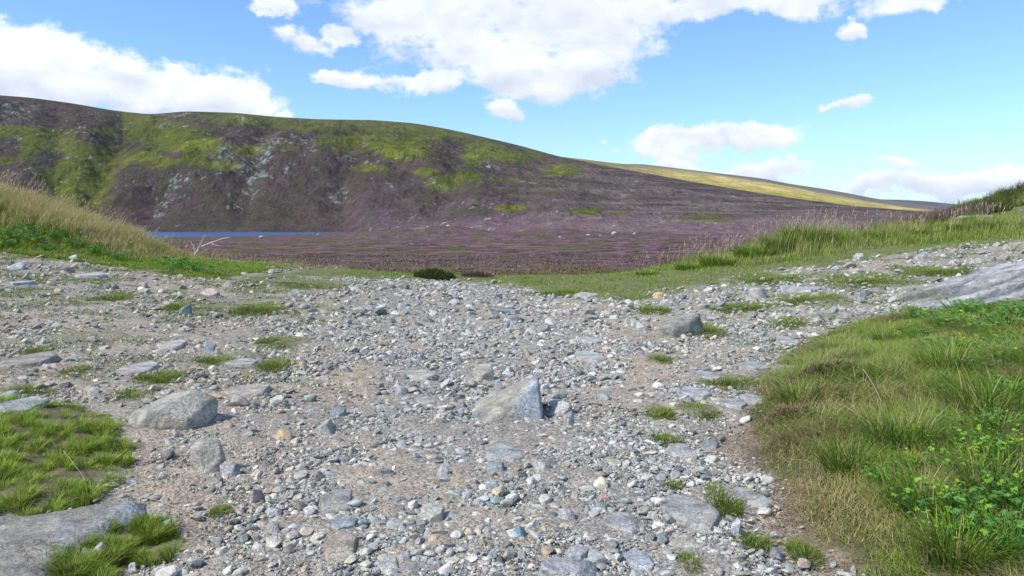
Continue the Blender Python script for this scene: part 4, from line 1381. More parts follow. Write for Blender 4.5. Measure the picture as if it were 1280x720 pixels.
VT = [(1018, 312, .62, .74, 1900, "tall dark green tussock with seed heads in the right verge"), (985, 318, .45, .58, 1100, "bright tussock left of the tallest one in the right verge"), (905, 334, .40, .30, 800, "low green tussock at the left part of the right verge"),
      (868, 338, .32, .20, 500, "rounded grass tussock where the right verge begins to rise"), (948, 325, .40, .42, 900, "leaning grass tussock in the middle of the right verge"), (1065, 308, .38, .40, 800, "grass tussock just right of the tallest one"),
      (1110, 303, .36, .34, 700, "pale grass tussock further right along the verge"), (1160, 298, .34, .30, 600, "rusty tinged tussock on the far right verge"), (1215, 291, .38, .32, 700, "green tussock in front of the heathery mound"), (1255, 290, .36, .34, 700, "straw tipped tussock by the right edge of the verge"),
      (815, 345, .28, .12, 300, "small tussock at the low left end of the verge")]
for (u, v, r_, h_, n_, lb) in VT:
    A = Acc(); A.add(*clump_mesh(n_, r_, h_, .012, .5, [GR_A, GR_B, GR_C, LIME, DRY], [4, 4, 2, 1, 1.0]))
    x, y = unproj(u, v, H)
    o = link("grass_tussock", None, label=lb, cat="tussock", group="tussocks along the right verge")
    link("leaves", A.mesh("leaves"), M_GRASS, parent=o)
    nh = max(12, n_ // 25)
    B = Acc(); B.add(*clump_mesh(nh, r_ * .7, h_ * 1.45, .008, .3, [DRY, DRY2], [2, 1]))
    link("dry_stems", B.mesh("dry_stems"), M_GRASS, parent=o)
    o.location = (x, y + .5, float(H(x, y + .5)))


def stalks(X, Y, h, lean_dir, lean, col, headc, w=.005, head=.09, hw=.016):
    """seed-head grasses: a thin culm and a feathery head of small awns"""
    A = Acc()
    n = len(X); Z = H(X, Y)
    yaw = lean_dir + RNG.normal(0, .7, n)
    ln = np.abs(RNG.normal(lean, .15, n))
    c = np.tile(col, (n, 1)) * RNG.uniform(.8, 1.2, n)[:, None]
    A.add(*blades(X, Y, Z, h, np.full(n, w), yaw, ln, c, c, seg=3, curl=.5))
    # awns round the top fifth
    for k in range(7):
        t = RNG.uniform(.80, 1.0, n)
        bx = X + np.cos(yaw) * ln * h * t ** 1.8; by = Y + np.sin(yaw) * ln * h * t ** 1.8
        bz = Z + h * (t - .28 * ln * .5 * t * t * .6)
        hc = np.tile(headc, (n, 1)) * RNG.uniform(.8, 1.25, n)[:, None]
        A.add(*blades(bx, by, bz, head * RNG.uniform(.4, .9, n), np.full(n, hw * .45), yaw + RNG.normal(0, .9, n), np.abs(RNG.normal(.5, .3, n)), hc, hc, seg=2))
    return A


def far_stalks():
    n = 5200
    Y = RNG.uniform(17, 26, n); X = RNG.uniform(-1, 19, n)
    d = sdist(X, Y, VG)
    U, V = proj(X, Y, H(X, Y))
    dens = mask_px(U, V, [(960, 306, 90, 18), (1040, 298, 70, 14, .8), (840, 322, 90, 12, .8), (760, 332, 70, 6, .8), (1170, 290, 70, 12, .55), (1260, 280, 40, 12, .5), (900, 312, 60, 14, .9)])
    k = (RNG.uniform(0, 1, n) < dens * .9 * sst(.36, .62, fbm(X / .55, Y / .55, 3, 966))) & (d > .9)
    X, Y, U = X[k], Y[k], U[k]
    h = np.interp(U, [700, 800, 900, 960, 1050, 1150, 1280], [.30, .45, .62, .85, .8, .58, .5]) * RNG.uniform(.4, 1.3, len(X)) * (.7 + .6 * fbm(X / 1.5, Y / 1.5, 2, 967))
    A = stalks(X, Y, h, 0.3, .35, np.array([.42, .33, .20]), np.array([.52, .38, .28]), w=.007, head=.11, hw=.022)
    link("grass_stalks", A.mesh("grass_stalks"), M_GRASS, kind="stuff", label="tall dry seed head stalks rising from the right verge", cat="grass")
    print("stalks", len(X))


far_stalks()


def left_bank():
    A = Acc()
    n = 330000
    Y = RNG.uniform(12.5, 20, n); X = RNG.uniform(-16, -5.5, n)
    d0 = sdist(X, Y, LB)
    d = d0 + .35 * (fbm(X / .4, Y / .4, 3, 970) - .5)
    k = (d > 0) & in_view(X, Y, 60) & (RNG.uniform(0, 1, n) < .2 + sst(.35, .6, fbm(X / .25, Y / .25, 3, 971)))
    X, Y, d, d0 = X[k], Y[k], d[k], d0[k]
    n = len(X); Z = H(X, Y) - .01
    up = sst(.8, 1.9, d0) * sst(-7.2, -9.2, X)
    h = (.10 + .26 * up) * RNG.uniform(.5, 1.3, n) * (.7 + .6 * fbm(X / .5, Y / .5, 3, 972)) * np.interp(X, [-9.5, -8.3, -6.6], [1, .72, .5])
    yaw = RNG.normal(0.2, 1.1, n); lean = np.abs(RNG.normal(.55, .3, n))
    w = .010 * RNG.uniform(.6, 1.3, n)
    isd = RNG.uniform(0, 1, n) < .04 + .55 * up + .12 * sst(.52, .62, fbm(X / .7, Y / .5, 4, 973))
    g = pick_cols(n, [2, 4, 3, 3], [GR_A, GR_B, GR_C, LIME]); dc = pick_cols(n, [5, 1], [DRY * 1.25, DRY2 * 1.2])
    c = np.where(isd[:, None], dc, g)
    A.add(*blades(X, Y, Z, h, w, yaw, lean, c * .85, c * 1.15, seg=3))
    link("grass", A.mesh("grass"), M_GRASS, kind="stuff", label="lush green grass turning straw coloured on top of the left bank", cat="grass")
    print("left bank blades", n)
    n = 2600
    Y = RNG.uniform(14, 20, n); X = RNG.uniform(-15, -6.6, n)
    d0 = sdist(X, Y, LB); k = (d0 > .9) & (RNG.uniform(0, 1, n) < np.interp(X, [-10, -8.5, -7], [.9, .6, .3])); X, Y = X[k], Y[k]
    h = np.interp(X, [-12, -10, -8, -6.6], [.58, .46, .22, .12]) * RNG.uniform(.6, 1.3, len(X))
    A = stalks(X, Y, h, 0.1, .4, np.array([.50, .40, .22]), np.array([.50, .37, .24]), w=.006, head=.09, hw=.02)
    link("grass_stalks", A.mesh("grass_stalks"), M_GRASS, kind="stuff", label="straw coloured seed head stalks fringing the top of the left bank", cat="grass")


left_bank()


def patch_grass(poly, n, h, cols, wts, name, lb, w=.004, lean=.8, seed=0, thr=(.42, .56), sc=.09):
    X, Y = pts_in(poly, n, -.03)
    cl = fbm(X / sc, Y / sc, 2, 980 + seed)
    k = RNG.uniform(0, 1, len(X)) < sst(thr[0], thr[1], cl)
    X, Y, cl = X[k], Y[k], cl[k]
    n = len(X); Z = H(X, Y) - .004
    hh = h * RNG.uniform(.5, 1.3, n) * (.4 + .9 * sst(.45, .7, cl))
    gx = fbm((X + .01) / sc, Y / sc, 2, 980 + seed) - cl; gy = fbm(X / sc, (Y + .01) / sc, 2, 980 + seed) - cl
    yaw = np.arctan2(-gy, -gx) + RNG.normal(0, .5, n)
    c = pick_cols(n, wts, cols)
    A = Acc(); A.add(*blades(X, Y, Z, hh, w * RNG.uniform(.6, 1.3, n), yaw, np.abs(RNG.normal(lean, .35, n)), c * .85, c * 1.15))
    link(name, A.mesh(name), M_GRASS, kind="stuff", label=lb, cat="grass")


patch_grass(LG, 90000, .055, [LIME * .9, GR_C, GR_B, DRY2, LIME * 1.1], [3, 3, 2, 1.6, 3], "grass", "bright yellow green tufted grass patch at the left edge of the foreground", seed=1, thr=(.34, .48), w=.0042)
patch_grass(LG2, 26000, .045, [GR_C, GR_B, LIME * .8, BRN * 1.3], [3, 3, 2, 1.2], "grass", "low creeping turf beside the smooth slab in the lower left corner", seed=2, thr=(.36, .5))

# small tufts
for j, (x, y, rx, ry, h, lb) in enumerate(TPOS):
    area = math.pi * rx * ry
    n = int(min(area * np.interp(y, [3, 6, 10, 18], [22000, 14000, 6000, 2600]), 5200)) + 120
    a = RNG.uniform(0, 6.283, n); q = np.sqrt(RNG.uniform(0, 1, n)) * 1.15
    X = x + rx * q * np.cos(a); Y = y + ry * q * np.sin(a)
    nz = (fbm(X / .12, Y / .12, 3, 21) - .5) * 2.2
    k = ((1.0 - q) * .8 + nz * 1.25 - .05) > RNG.uniform(0, .35, n)
    k |= (RNG.uniform(0, 1, n) < .3) & (q < .95)
    if k.sum() < 250:
        k = q < 1.05
    X, Y, q = X[k], Y[k], q[k]
    if len(X) < 20:
        continue
    n = len(X); Z = H(X, Y) - .004
    hh = h * RNG.uniform(.5, 1.3, n) * (1.15 - .6 * q) * (1.0 if y < 9 else 1.25)
    olive = RNG.uniform(0, 1)
    c = pick_cols(n, [2, 3, 3, .7 + olive], [GR_A * 1.1, GR_B, GR_C * .95, DRY2])
    A = Acc()
    V, Q, T, Cc = blades(X - x, Y - y, Z - float(H(x, y)), hh, np.interp(y, [3, 8, 16], [.0035, .006, .011]) * RNG.uniform(.6, 1.3, n), np.arctan2((Y - y), (X - x)) + RNG.normal(0, .8, n), np.abs(RNG.normal(.8, .4, n)), c * .85, c * 1.15)
    A.add(V, Q, T, Cc)
    nm = "grass_tuft"
    o = link(nm, A.mesh(nm), M_GRASS, label=lb, cat="grass tuft", group="grass tufts in the stony track")
    o.location = (x, y, float(H(x, y)))


def moss():
    n = 420000
    Y = np.sqrt(RNG.uniform(4.5 ** 2, 20 ** 2, n)); X = RNG.uniform(-.75, .75, n) * Y
    U, V = proj(X, Y, H(X, Y))
    reg = .9 * sst(470, 300, U) * sst(560, 470, V) + sst(820, 940, U) * sst(470, 400, V) + .8 * sst(372, 352, V) + .6 * mask_px(U, V, [(850, 540, 60, 50)])
    nn = fbm(X / .38, Y / .38, 4, 61)
    k = (RNG.uniform(0, 1, n) < sst(.53, .66, nn + .05 * sst(600, 400, U) + .10 * np.clip(reg - .5, -.5, .5)) * np.clip(reg, 0, 1) * np.interp(Y, [4, 8, 20], [1, .8, .35]))
    k &= ~in_obst(X, Y, .95)
    for poly in (RB, LB, LG, VG):
        k &= sdist(X, Y, poly) < .05
    X, Y = X[k], Y[k]; n = len(X)
    c = pick_cols(n, [3, 3, 2, 1.4], [GR_A * 1.1, GR_B * .9, GR_C * .85, DRY2])
    A = Acc(); A.add(*blades(X, Y, H(X, Y) - .003, .028 * RNG.uniform(.5, 1.6, n), np.interp(Y, [4, 8, 16], [.004, .007, .012]) * RNG.uniform(.6, 1.3, n), RNG.uniform(0, 6.28, n), np.abs(RNG.normal(1.0, .5, n)), c * .85, c * 1.1, seg=2))
    link("turf", A.mesh("turf"), M_GRASS, kind="stuff", label="sparse low turf and moss creeping between the stones", cat="turf")
    print("moss", n)


moss()

# ------------------------------------------------------------------ broad leaved weeds
def leaf_fan(n_leaf, spread, hgt, size, cols, rng):
    """palmate leaves on short stems"""
    V = []; Fq = []; Cc = []; nv = 0
    Ft = []
    for i in range(n_leaf):
        a = rng.uniform(0, 6.283); q = spread * math.sqrt(rng.uniform(0, 1))
        px, py, pz = q * math.cos(a), q * math.sin(a), hgt * rng.uniform(.45, 1.1)
        c = np.array(cols[rng.integers(0, len(cols))]) * rng.uniform(.8, 1.25)
        s = size * rng.uniform(.6, 1.25)
        # stem
        w = .0015
        V += [(px * .3 - w, py * .3, 0), (px * .3 + w, py * .3, 0), (px + w, py, pz), (px - w, py, pz)]
        Fq.append((nv, nv + 1, nv + 2, nv + 3)); Cc += [c * .8] * 4; nv += 4
        R = Matrix.Rotation(rng.uniform(-.6, .6), 3, 'X') @ Matrix.Rotation(rng.uniform(-.6, .6), 3, 'Y') @ Matrix.Rotation(rng.uniform(0, 6.28), 3, 'Z')
        nl = int(rng.integers(5, 8))
        for k in range(nl):
            t = (k - (nl - 1) / 2) * (4.6 / nl)
            ln = s * (1 - .10 * abs(k - (nl - 1) / 2)); hw = ln * .24
            d = (math.cos(t), math.sin(t)); e = (-d[1], d[0])
            pts = [(0, 0, 0), (d[0] * ln * .55 + e[0] * hw, d[1] * ln * .55 + e[1] * hw, s * .10), (d[0] * ln, d[1] * ln, -s * .10), (d[0] * ln * .55 - e[0] * hw, d[1] * ln * .55 - e[1] * hw, s * .10), (d[0] * ln * .55, d[1] * ln * .55, s * .02)]
            for p in pts:
                pp = R @ Vector(p); V.append((px + pp.x, py + pp.y, pz + pp.z)); Cc.append(c * rng.uniform(.93, 1.07))
            Ft += [(nv, nv + 4, nv + 1), (nv + 1, nv + 4, nv + 2), (nv + 2, nv + 4, nv + 3), (nv + 3, nv + 4, nv)]
            nv += 5
    return np.array(V), np.array(Fq), np.array(Ft), np.array(Cc)


wr = np.random.default_rng(77)
GRN = [(.10, .26, .035), (.15, .33, .04), (.22, .42, .05), (.12, .30, .08)]
weed_meshes = []
for k in range(4):
    V, Q, T, Cc = leaf_fan(90, .17, .12, .018, GRN, wr)
    weed_meshes.append(new_mesh("leaves", V, [Q, T], Cc, smooth=False))
    weed_meshes[-1].materials.append(M_LEAF)
V, Q, T, Cc = leaf_fan(26, .06, .10, .012, [(.40, .48, .05), (.34, .44, .06)], wr)
flower_mesh = new_mesh("flowers", V, [Q, T], Cc, smooth=False); flower_mesh.materials.append(M_LEAF)
WEEDS = [(1160, 650, 1.0, 1), (1200, 600, .9, 1), (1110, 610, .7, 0), (1240, 660, 1.1, 0), (1265, 690, 1.1, 0), (1230, 570, .9, 0), (1270, 590, .9, 1), (1150, 560, .7, 1), (1190, 540, .7, 0), (1250, 540, .8, 0),
         (1180, 500, .6, 0), (1262, 500, .9, 0), (1210, 470, .9, 0), (1240, 455, 1.1, 0), (1200, 448, 1.1, 1), (1170, 440, .9, 0), (1265, 440, 1.1, 0), (1150, 425, 1.0, 0), (1215, 420, 1.2, 1), (1262, 415, 1.3, 0),
         (1180, 408, 1.2, 0), (1235, 400, 1.3, 0), (1150, 402, 1.1, 1), (1275, 398, 1.3, 0), (1205, 396, 1.3, 0), (1175, 675, .7, 0), (1095, 560, .5, 0), (1215, 640, .8, 0), (1140, 590, .6, 1), (1275, 640, 1, 0)]
wl = ["leafy green weed with palmate leaves in the right foreground bank grass", "leafy green weed with yellow green flower heads on the right bank"]
for j, (u, v, s, fl) in enumerate(WEEDS):
    x, y = unproj(u, v, H)
    t = link("leafy_weed", None, label=wl[fl] + (", near the bottom" if v > 530 else ", below the outcrop" if v < 430 else ", halfway up"), cat="weed", group="leafy weeds on the right bank" + (" in flower" if fl else ""))
    s = s * (1.35 if v < 480 else 1.1)
    t.location = (x, y, float(H(x, y)) + .01 * s); t.rotation_euler = (0, 0, j * 1.3); t.scale = (s, s, s * (.75 if v < 480 else 1))
    link("leaves", weed_meshes[j % 4], parent=t)
    if fl:
        link("flowers", flower_mesh, parent=t).location = (.04, -.05, .07)
V, Q, T, Cc = leaf_fan(60, .24, .16, .045, [(.06, .20, .03), (.09, .27, .04), (.15, .36, .05)], wr)
lw = new_mesh("leafy_weed", V, [Q, T], Cc, smooth=False); lw.materials.append(M_LEAF)
LW = [(20, 300, 1.1), (45, 306, 1.1), (70, 300, 1), (95, 310, 1), (5, 310, 1), (120, 318, .9), (60, 315, .8), (205, 332, .9), (225, 336, 1), (245, 339, .9), (262, 343, .8), (215, 342, .7), (150, 326, .7), (35, 292, 1)]
for j, (u, v, s) in enumerate(LW):
    x, y = unproj(u, v, H)
    t = link("leafy_weed", lw, label="bright green leafy weed at the low right end of the left bank" if u > 190 else "bright green leafy weed in the grass on the left bank's face", cat="weed",
             group="leafy weeds at the low end of the left bank" if u > 190 else "leafy weeds on the left bank's face")
    t.location = (x, y, float(H(x, y)) + .03); t.rotation_euler = (0, 0, j * 2.1); t.scale = (s, s, s)


# ------------------------------------------------------------------ heather
def sprigs(X, Y, h, w, c0, c1, zoff=0.0, lean=.4):
    n = len(X)
    return blades(X, Y, H(X, Y) + zoff, h, w, RNG.uniform(0, 6.28, n), np.abs(RNG.normal(lean, .2, n)), c0, c1, seg=2)


PUR = np.array([.34, .18, .30]); DGR = np.array([.055, .065, .028]); BRH = np.array([.12, .085, .05]); HGR = np.array([.20, .26, .05])


def heather_moor():
    A = Acc()
    n = 90000
    Y = 22 * (170 / 22) ** RNG.uniform(0, 1, n); X = RNG.uniform(-.72, .72, n) * Y
    k = fbm(X / 2.3, Y / 2.3, 4, 990) + .1 * RNG.normal(size=n) > .44
    d = sdist(X, Y, VG); d2 = sdist(X, Y, LB)
    k &= (d < -.0) | (Y > 27); k &= (d2 < -.1)
    yc = 19 + np.clip(X - 3, 0, 12) * .5
    k &= Y > yc + 1.5
    X, Y = X[k], Y[k]; n = len(X)
    s = np.interp(Y, [20, 60, 170], [.35, 1.0, 2.2])
    near = sst(60, 26, Y)
    pn = sst(.38, .62, fbm(X / 7, Y / 7, 4, 991))
    tip = np.where((RNG.uniform(0, 1, n) < .25 + .65 * pn * (1 - .5 * near))[:, None], PUR * 1.0 * RNG.uniform(.6, 1.2, n)[:, None], np.where((RNG.uniform(0, 1, n) < .5)[:, None], DRY2 * .8, BRH))
    base = pick_cols(n, [2, 2], [BRH, DGR])
    A.add(*blades(X, Y, H(X, Y) - .05, .26 * np.sqrt(s) * RNG.uniform(.5, 1.3, n), .10 * s * RNG.uniform(.5, 1.2, n), RNG.uniform(0, 6.28, n), np.abs(RNG.normal(.8, .5, n)), base, tip, seg=2))
    link("heather", A.mesh("heather"), M_HEATH, kind="stuff", label="purple and brown heather covering the moor beyond the track", cat="heather")


heather_moor()


def rough_edge():
    # dry bent grass along the brink of the moor
    n = 24000
    X = RNG.uniform(-8, 6, n); Y = RNG.uniform(20, 27, n)
    d = sdist(X, Y, VG); 
    k = (d < .4) & (fbm(X / .8, Y / .8, 3, 995) > .47)
    X, Y = X[k], Y[k]; n = len(X)
    A = Acc(); c = pick_cols(n, [3, 3, 1, 1], [DRY * .85, DRY2, GR_B, BRH * 1.4])
    A.add(*blades(X, Y, H(X, Y) - .02, np.interp(X, [-8, -3, 1, 5], [.28, .16, .2, .34]) * RNG.uniform(.5, 1.3, n), .009 * RNG.uniform(.6, 1.4, n), RNG.uniform(-1, 1.5, n), np.abs(RNG.normal(.5, .3, n)), c * .8, c * 1.1, seg=2))
    link("grass", A.mesh("grass"), M_GRASS, kind="stuff", label="rusty bent grass along the brink between track and moor", cat="grass")


rough_edge()


def mound_heather():
    n = 60000
    X = RNG.uniform(12.0, 24, n); Y = RNG.uniform(22.5, 30, n)
    m = np.exp(-((X - 19.5) / 4.3) ** 2 - ((Y - 27.5) / 4.2) ** 2)
    k = (m + .35 * (fbm(X / 1.2, Y / 1.2, 3, 996) - .5) > .36)
    X, Y = X[k], Y[k]; n = len(X)
    tip = pick_cols(n, [5, 3, 1, .7], [HGR, GR_B, DGR * 1.4, PUR * .7]) * (.6 + .8 * sst(.4, .6, fbm(X / 1.3, Y / 1.3, 3, 1001)))[:, None]
    base = pick_cols(n, [2, 2], [BRH * .6, DGR * .7])
    A = Acc(); cl = fbm(X / .4, Y / .4, 3, 997)
    A.add(*sprigs(X, Y, (.04 + .75 * np.maximum(cl - .25, 0)) * RNG.uniform(.6, 1.3, n), .022 * RNG.uniform(.6, 1.4, n), base, tip, -.03))
    n2 = 9000
    X = RNG.uniform(10.5, 15.5, n2); Y = RNG.uniform(24.5, 28, n2); k = fbm(X / .6, Y / .6, 3, 998) > .42; X, Y = X[k], Y[k]; n = len(X)
    A.add(*sprigs(X, Y, .5 * RNG.uniform(.5, 1.2, n), .016 * RNG.uniform(.6, 1.4, n), pick_cols(n, [1, 1], [BRH, DGR]), pick_cols(n, [2, 2, 1], [PUR * .8, BRH * 1.8, DGR]), .0))
    link("heather", A.mesh("heather"), M_HEATH, kind="stuff", label="green heather covering the mound at the far right edge", cat="heather")


mound_heather()


def bush(u, v, rx, ry, hgt, n, cols_tip, name, lb, cat, Hh=H, w=.008):
    x, y = unproj(u, v, H)
    a = RNG.uniform(0, 6.283, n); q = np.sqrt(RNG.uniform(0, 1, n))
    X = rx * q * np.cos(a); Y = ry * q * np.sin(a)
    lump = fbm((X + x) / .12, (Y + y) / .12, 3, 999)
    top = hgt * np.sqrt(np.maximum(1 - q ** 2, .02)) * (.6 + .8 * lump)
    z = H(X + x, Y + y) - float(H(x, y)) + top * RNG.uniform(0, .85, n)
    tip = pick_cols(n, [1] * len(cols_tip), cols_tip)
    A = Acc()
    A.add(*blades(X, Y, z, hgt * .35 * RNG.uniform(.4, 1.2, n), w * RNG.uniform(.6, 1.4, n), a + RNG.normal(0, .8, n), np.abs(RNG.normal(.7, .3, n)), pick_cols(n, [1, 1], [DGR * .8, BRH * .7]), tip, seg=2))
    o = link(name, A.mesh(name), M_HEATH, label=lb, cat=cat)
    o.location = (x, y, float(H(x, y)) - .01)


bush(543, 347, .48, .40, .23, 4600, [HGR * .8, HGR, HGR, DGR * 1.5], "heather_bush", "small dark green heather bush on the crest left of centre", "bush", w=.014)
bush(597, 346, .40, .35, .16, 1800, [BRH * 1.5, PUR * .8, DRY2], "heather_bush", "rusty low heather bush right of the dark green one on the crest", "bush", w=.012)
bush(1030, 474, .26, .16, .15, 3600, [np.array([.50, .31, .29]), np.array([.42, .28, .22]), DRY * .8, HGR, GR_B], "heather_bush", "brownish pink heather clump at the left lip of the right bank", "bush", w=.006)
bush(985, 524, .16, .12, .10, 1600, [np.array([.44, .27, .27]), DRY2, BRH * 1.8], "heather_bush", "small faded heather sprig low on the right bank's left edge", "bush", w=.005)


# ------------------------------------------------------------------ dead branch and stalks
def tube(path, radii, nseg=7):
    P = np.array(path, float); n = len(P)
    V = []
    for i in range(n):
        t = P[min(i + 1, n - 1)] - P[max(i - 1, 0)]; t /= np.linalg.norm(t)
        s = np.cross(t, [0, 0, 1.0]); s = s / (np.linalg.norm(s) + 1e-9); q = np.cross(s, t)
        for k in range(nseg):
            a = 2 * math.pi * k / nseg
            V.append(P[i] + radii[i] * (math.cos(a) * s + math.sin(a) * q))
    Fq = []
    for i in range(n - 1):
        for k in range(nseg):
            Fq.append((i * nseg + k, i * nseg + (k + 1) % nseg, (i + 1) * nseg + (k + 1) % nseg, (i + 1) * nseg + k))
    return np.array(V), np.array(Fq)


def world_at(u, v, y):
    d = ray(u, v); d = d / d[1]
    return np.array([d[0] * y, y, CZ + d[2] * y])


def branch():
    A = Acc(); yb = 22.0
    col = np.array([.42, .39, .35])
    x0 = (241 - 640) / F * yb; z0 = float(H(x0, yb)) - .05
    o3 = np.array([x0, yb, z0])
    root = link("dead_branch", None, label="bleached dead branch poking up behind the left bank before the moor", cat="branch")
    root.location = o3
    def add(pts, r):
        path = [np.array(p) for p in pts]
        V, Q = tube(path, r)
        nm = "stem" if r[0] > .04 else "twig"
        link(nm, new_mesh(nm, V, Q, np.tile(col, (len(V), 1)) * RNG.uniform(.85, 1.1)), M_WOOD, parent=root)
    add([(0, 0, 0), (.10, 0, .22), (.22, .05, .38), (.50, .1, .50), (.82, .12, .62), (1.05, .15, .66)], [.045, .04, .036, .03, .022, .01])
    add([(.16, 0, .32), (.28, -.03, .52), (.36, -.05, .68), (.42, -.05, .74)], [.028, .022, .015, .006])
    add([(.08, 0, .18), (.02, .02, .42), (-.08, .02, .58)], [.028, .018, .006])
    add([(.50, .1, .50), (.62, .05, .44), (.78, 0, .43)], [.02, .014, .006])


branch()


def dry_stalk(px, lb, r=.0022, arch=.01, colr=(.50, .42, .30)):
    pts = []
    for (u, v) in px:
        x, y = unproj(u, v, H); pts.append(np.array([x, y, float(H(x, y)) + arch]))
    path = []
    for i in range(len(pts) - 1):
        for t in np.linspace(0, 1, 6)[:-1]:
            p = pts[i] * (1 - t) + pts[i + 1] * t
            p = p + np.array([0, 0, float(RNG.uniform(0, .008))]); path.append(p)
    path.append(pts[-1])
    V, Q = tube(path, np.linspace(r, r * .45, len(path)), 5)
    A = Acc(); A.add(V - pts[0], Q, None, np.tile(colr, (len(V), 1)))
    o = link("dry_stalk", A.mesh("dry_stalk"), M_GRASS, label=lb, cat="stalk"); o.location = pts[0]


dry_stalk([(165, 621), (200, 630), (238, 643), (272, 655)], "thin dead stalk lying on bare soil at lower left")
dry_stalk([(80, 575), (92, 590), (107, 612)], "short pale stalk lying on the left grass patch", arch=.05)
dry_stalk([(150, 562), (180, 556), (205, 548), (225, 541)], "thin dry stem in front of the largest left boulder")
dry_stalk([(78, 640), (92, 632), (110, 628)], "bent pale straw at the edge of the smooth slab", arch=.03)
dry_stalk([(1078, 490), (1092, 515), (1100, 535)], "long white straw hanging over the right bank's dark hollow", arch=.16, r=.003)

# ------------------------------------------------------------------ the air
def haze():
    bm = bmesh.new(); bmesh.ops.create_cube(bm, size=1)
    for v in bm.verts:
        v.co = Vector((v.co.x * 60000, 8200 + v.co.y * 20500, 330 if v.co.z > 0 else -330))
    me = bpy.data.meshes.new("haze"); bm.to_mesh(me); bm.free()
    m = bpy.data.materials.new("air"); m.use_nodes = True; nt = m.node_tree
    nt.nodes.remove(nt.nodes["Principled BSDF"])
    pv = N(nt, "ShaderNodeVolumePrincipled"); pv.inputs["Color"].default_value = (.80, .88, 1, 1); pv.inputs["Density"].default_value = 2.4e-5
    L(nt, pv.outputs[0], nt.nodes["Material Output"].inputs["Volume"])
    link("haze", me, m, kind="stuff")


haze()

# ------------------------------------------------------------------ light and sky
SUN_EL, SUN_AZ = math.radians(46), math.radians(246)   # azimuth clockwise from +Y: behind and left of the camera
sd = bpy.data.lights.new("sun", 'SUN'); sd.energy = 3.5; sd.angle = math.radians(3); sd.color = (1.0, .94, .84)
so = bpy.data.objects.new("sun", sd); C.objects.link(so)
dirv = Vector((math.sin(SUN_AZ) * math.cos(SUN_EL), math.cos(SUN_AZ) * math.cos(SUN_EL), math.sin(SUN_EL)))
so.rotation_euler = dirv.to_track_quat('Z', 'Y').to_euler()
so.location = dirv * 50

world = bpy.data.worlds.new("World"); scene.world = world; world.use_nodes = True
nt = world.node_tree
bg = nt.nodes["Background"]
sky = N(nt, "ShaderNodeTexSky"); sky.sky_type = 'NISHITA'; sky.sun_disc = False
sky.sun_elevation = SUN_EL; sky.sun_rotation = SUN_AZ
sky.air_density = 1.0; sky.dust_density = 0.3; sky.ozone_density = 1.6
tc = nt.nodes.new("ShaderNodeTexCoord").outputs["Generated"]
sep = N(nt, "ShaderNodeSeparateXYZ"); L(nt, tc, sep.inputs[0])
az = mathn(nt, 'ARCTAN2', sep.outputs[0], sep.outputs[1])
el = mathn(nt, 'ARCSINE', sep.outputs[2])
# billow noise that pushes the outlines about
mp = N(nt, "ShaderNodeMapping"); mp.inputs["Scale"].default_value = (1, 1, 1.7); L(nt, tc, mp.inputs["Vector"])
nb = noise(nt, mp.outputs[0], 9, 9, .58, .25)
nf = noise(nt, mp.outputs[0], 34, 8, .62, .2)
comb = N(nt, "ShaderNodeCombineXYZ"); L(nt, az, comb.inputs[0]); L(nt, el, comb.inputs[1])
CL = [(60, 68, 105, 42), (185, 98, 95, 36), (290, 118, 78, 30), (0, 80, 130, 55), (-140, 70, 150, 60), (110, 110, 180, 34), (360, 128, 24, 12),
      (560, 28, 130, 44), (700, 35, 150, 52), (620, 72, 150, 32), (745, 65, 90, 40), (790, 15, 120, 34), (610, -30, 260, 60), (480, 28, 50, 26), (365, 52, 50, 20), (420, 45, 40, 16), (335, 8, 34, 13),
      (445, 94, 40, 13), (520, 98, 60, 16), (632, 132, 38, 15), (700, 92, 100, 28), (650, 100, 80, 22), (880, 14, 110, 24), (985, 4, 100, 20), (1070, 30, 28, 14), (1160, -6, 130, 18), (900, -40, 300, 50),
      (905, 172, 96, 17), (960, 168, 60, 15), (830, 182, 60, 14), (860, 190, 60, 10), (1065, 132, 34, 10), (920, 212, 80, 12), (970, 216, 34, 9), (860, 205, 40, 9), (1128, 215, 22, 11), (1110, 234, 90, 14), (1200, 238, 90, 18), (1010, 232, 60, 10), (1300, 232, 100, 20), (749, 180, 5, 4), (960, 205, 70, 12), (1060, 240, 60, 9), (330, 20, 30, 9, .7), (1110, 212, 50, 8, .8)]
wv = N(nt, "ShaderNodeTexNoise"); wv.inputs["Scale"].default_value = 7; wv.inputs["Detail"].default_value = 8; wv.inputs["Roughness"].default_value = .6; L(nt, tc, wv.inputs["Vector"])
wsub = N(nt, "ShaderNodeVectorMath", operation='MULTIPLY_ADD'); L(nt, wv.outputs["Color"], wsub.inputs[0]); wsub.inputs[1].default_value = (.20, .11, 0); wsub.inputs[2].default_value = (-.10, -.055, 0)
wadd = N(nt, "ShaderNodeVectorMath", operation='ADD'); L(nt, comb.outputs[0], wadd.inputs[0]); L(nt, wsub.outputs[0], wadd.inputs[1])
comb = wadd
cur = None; num = None; den = None
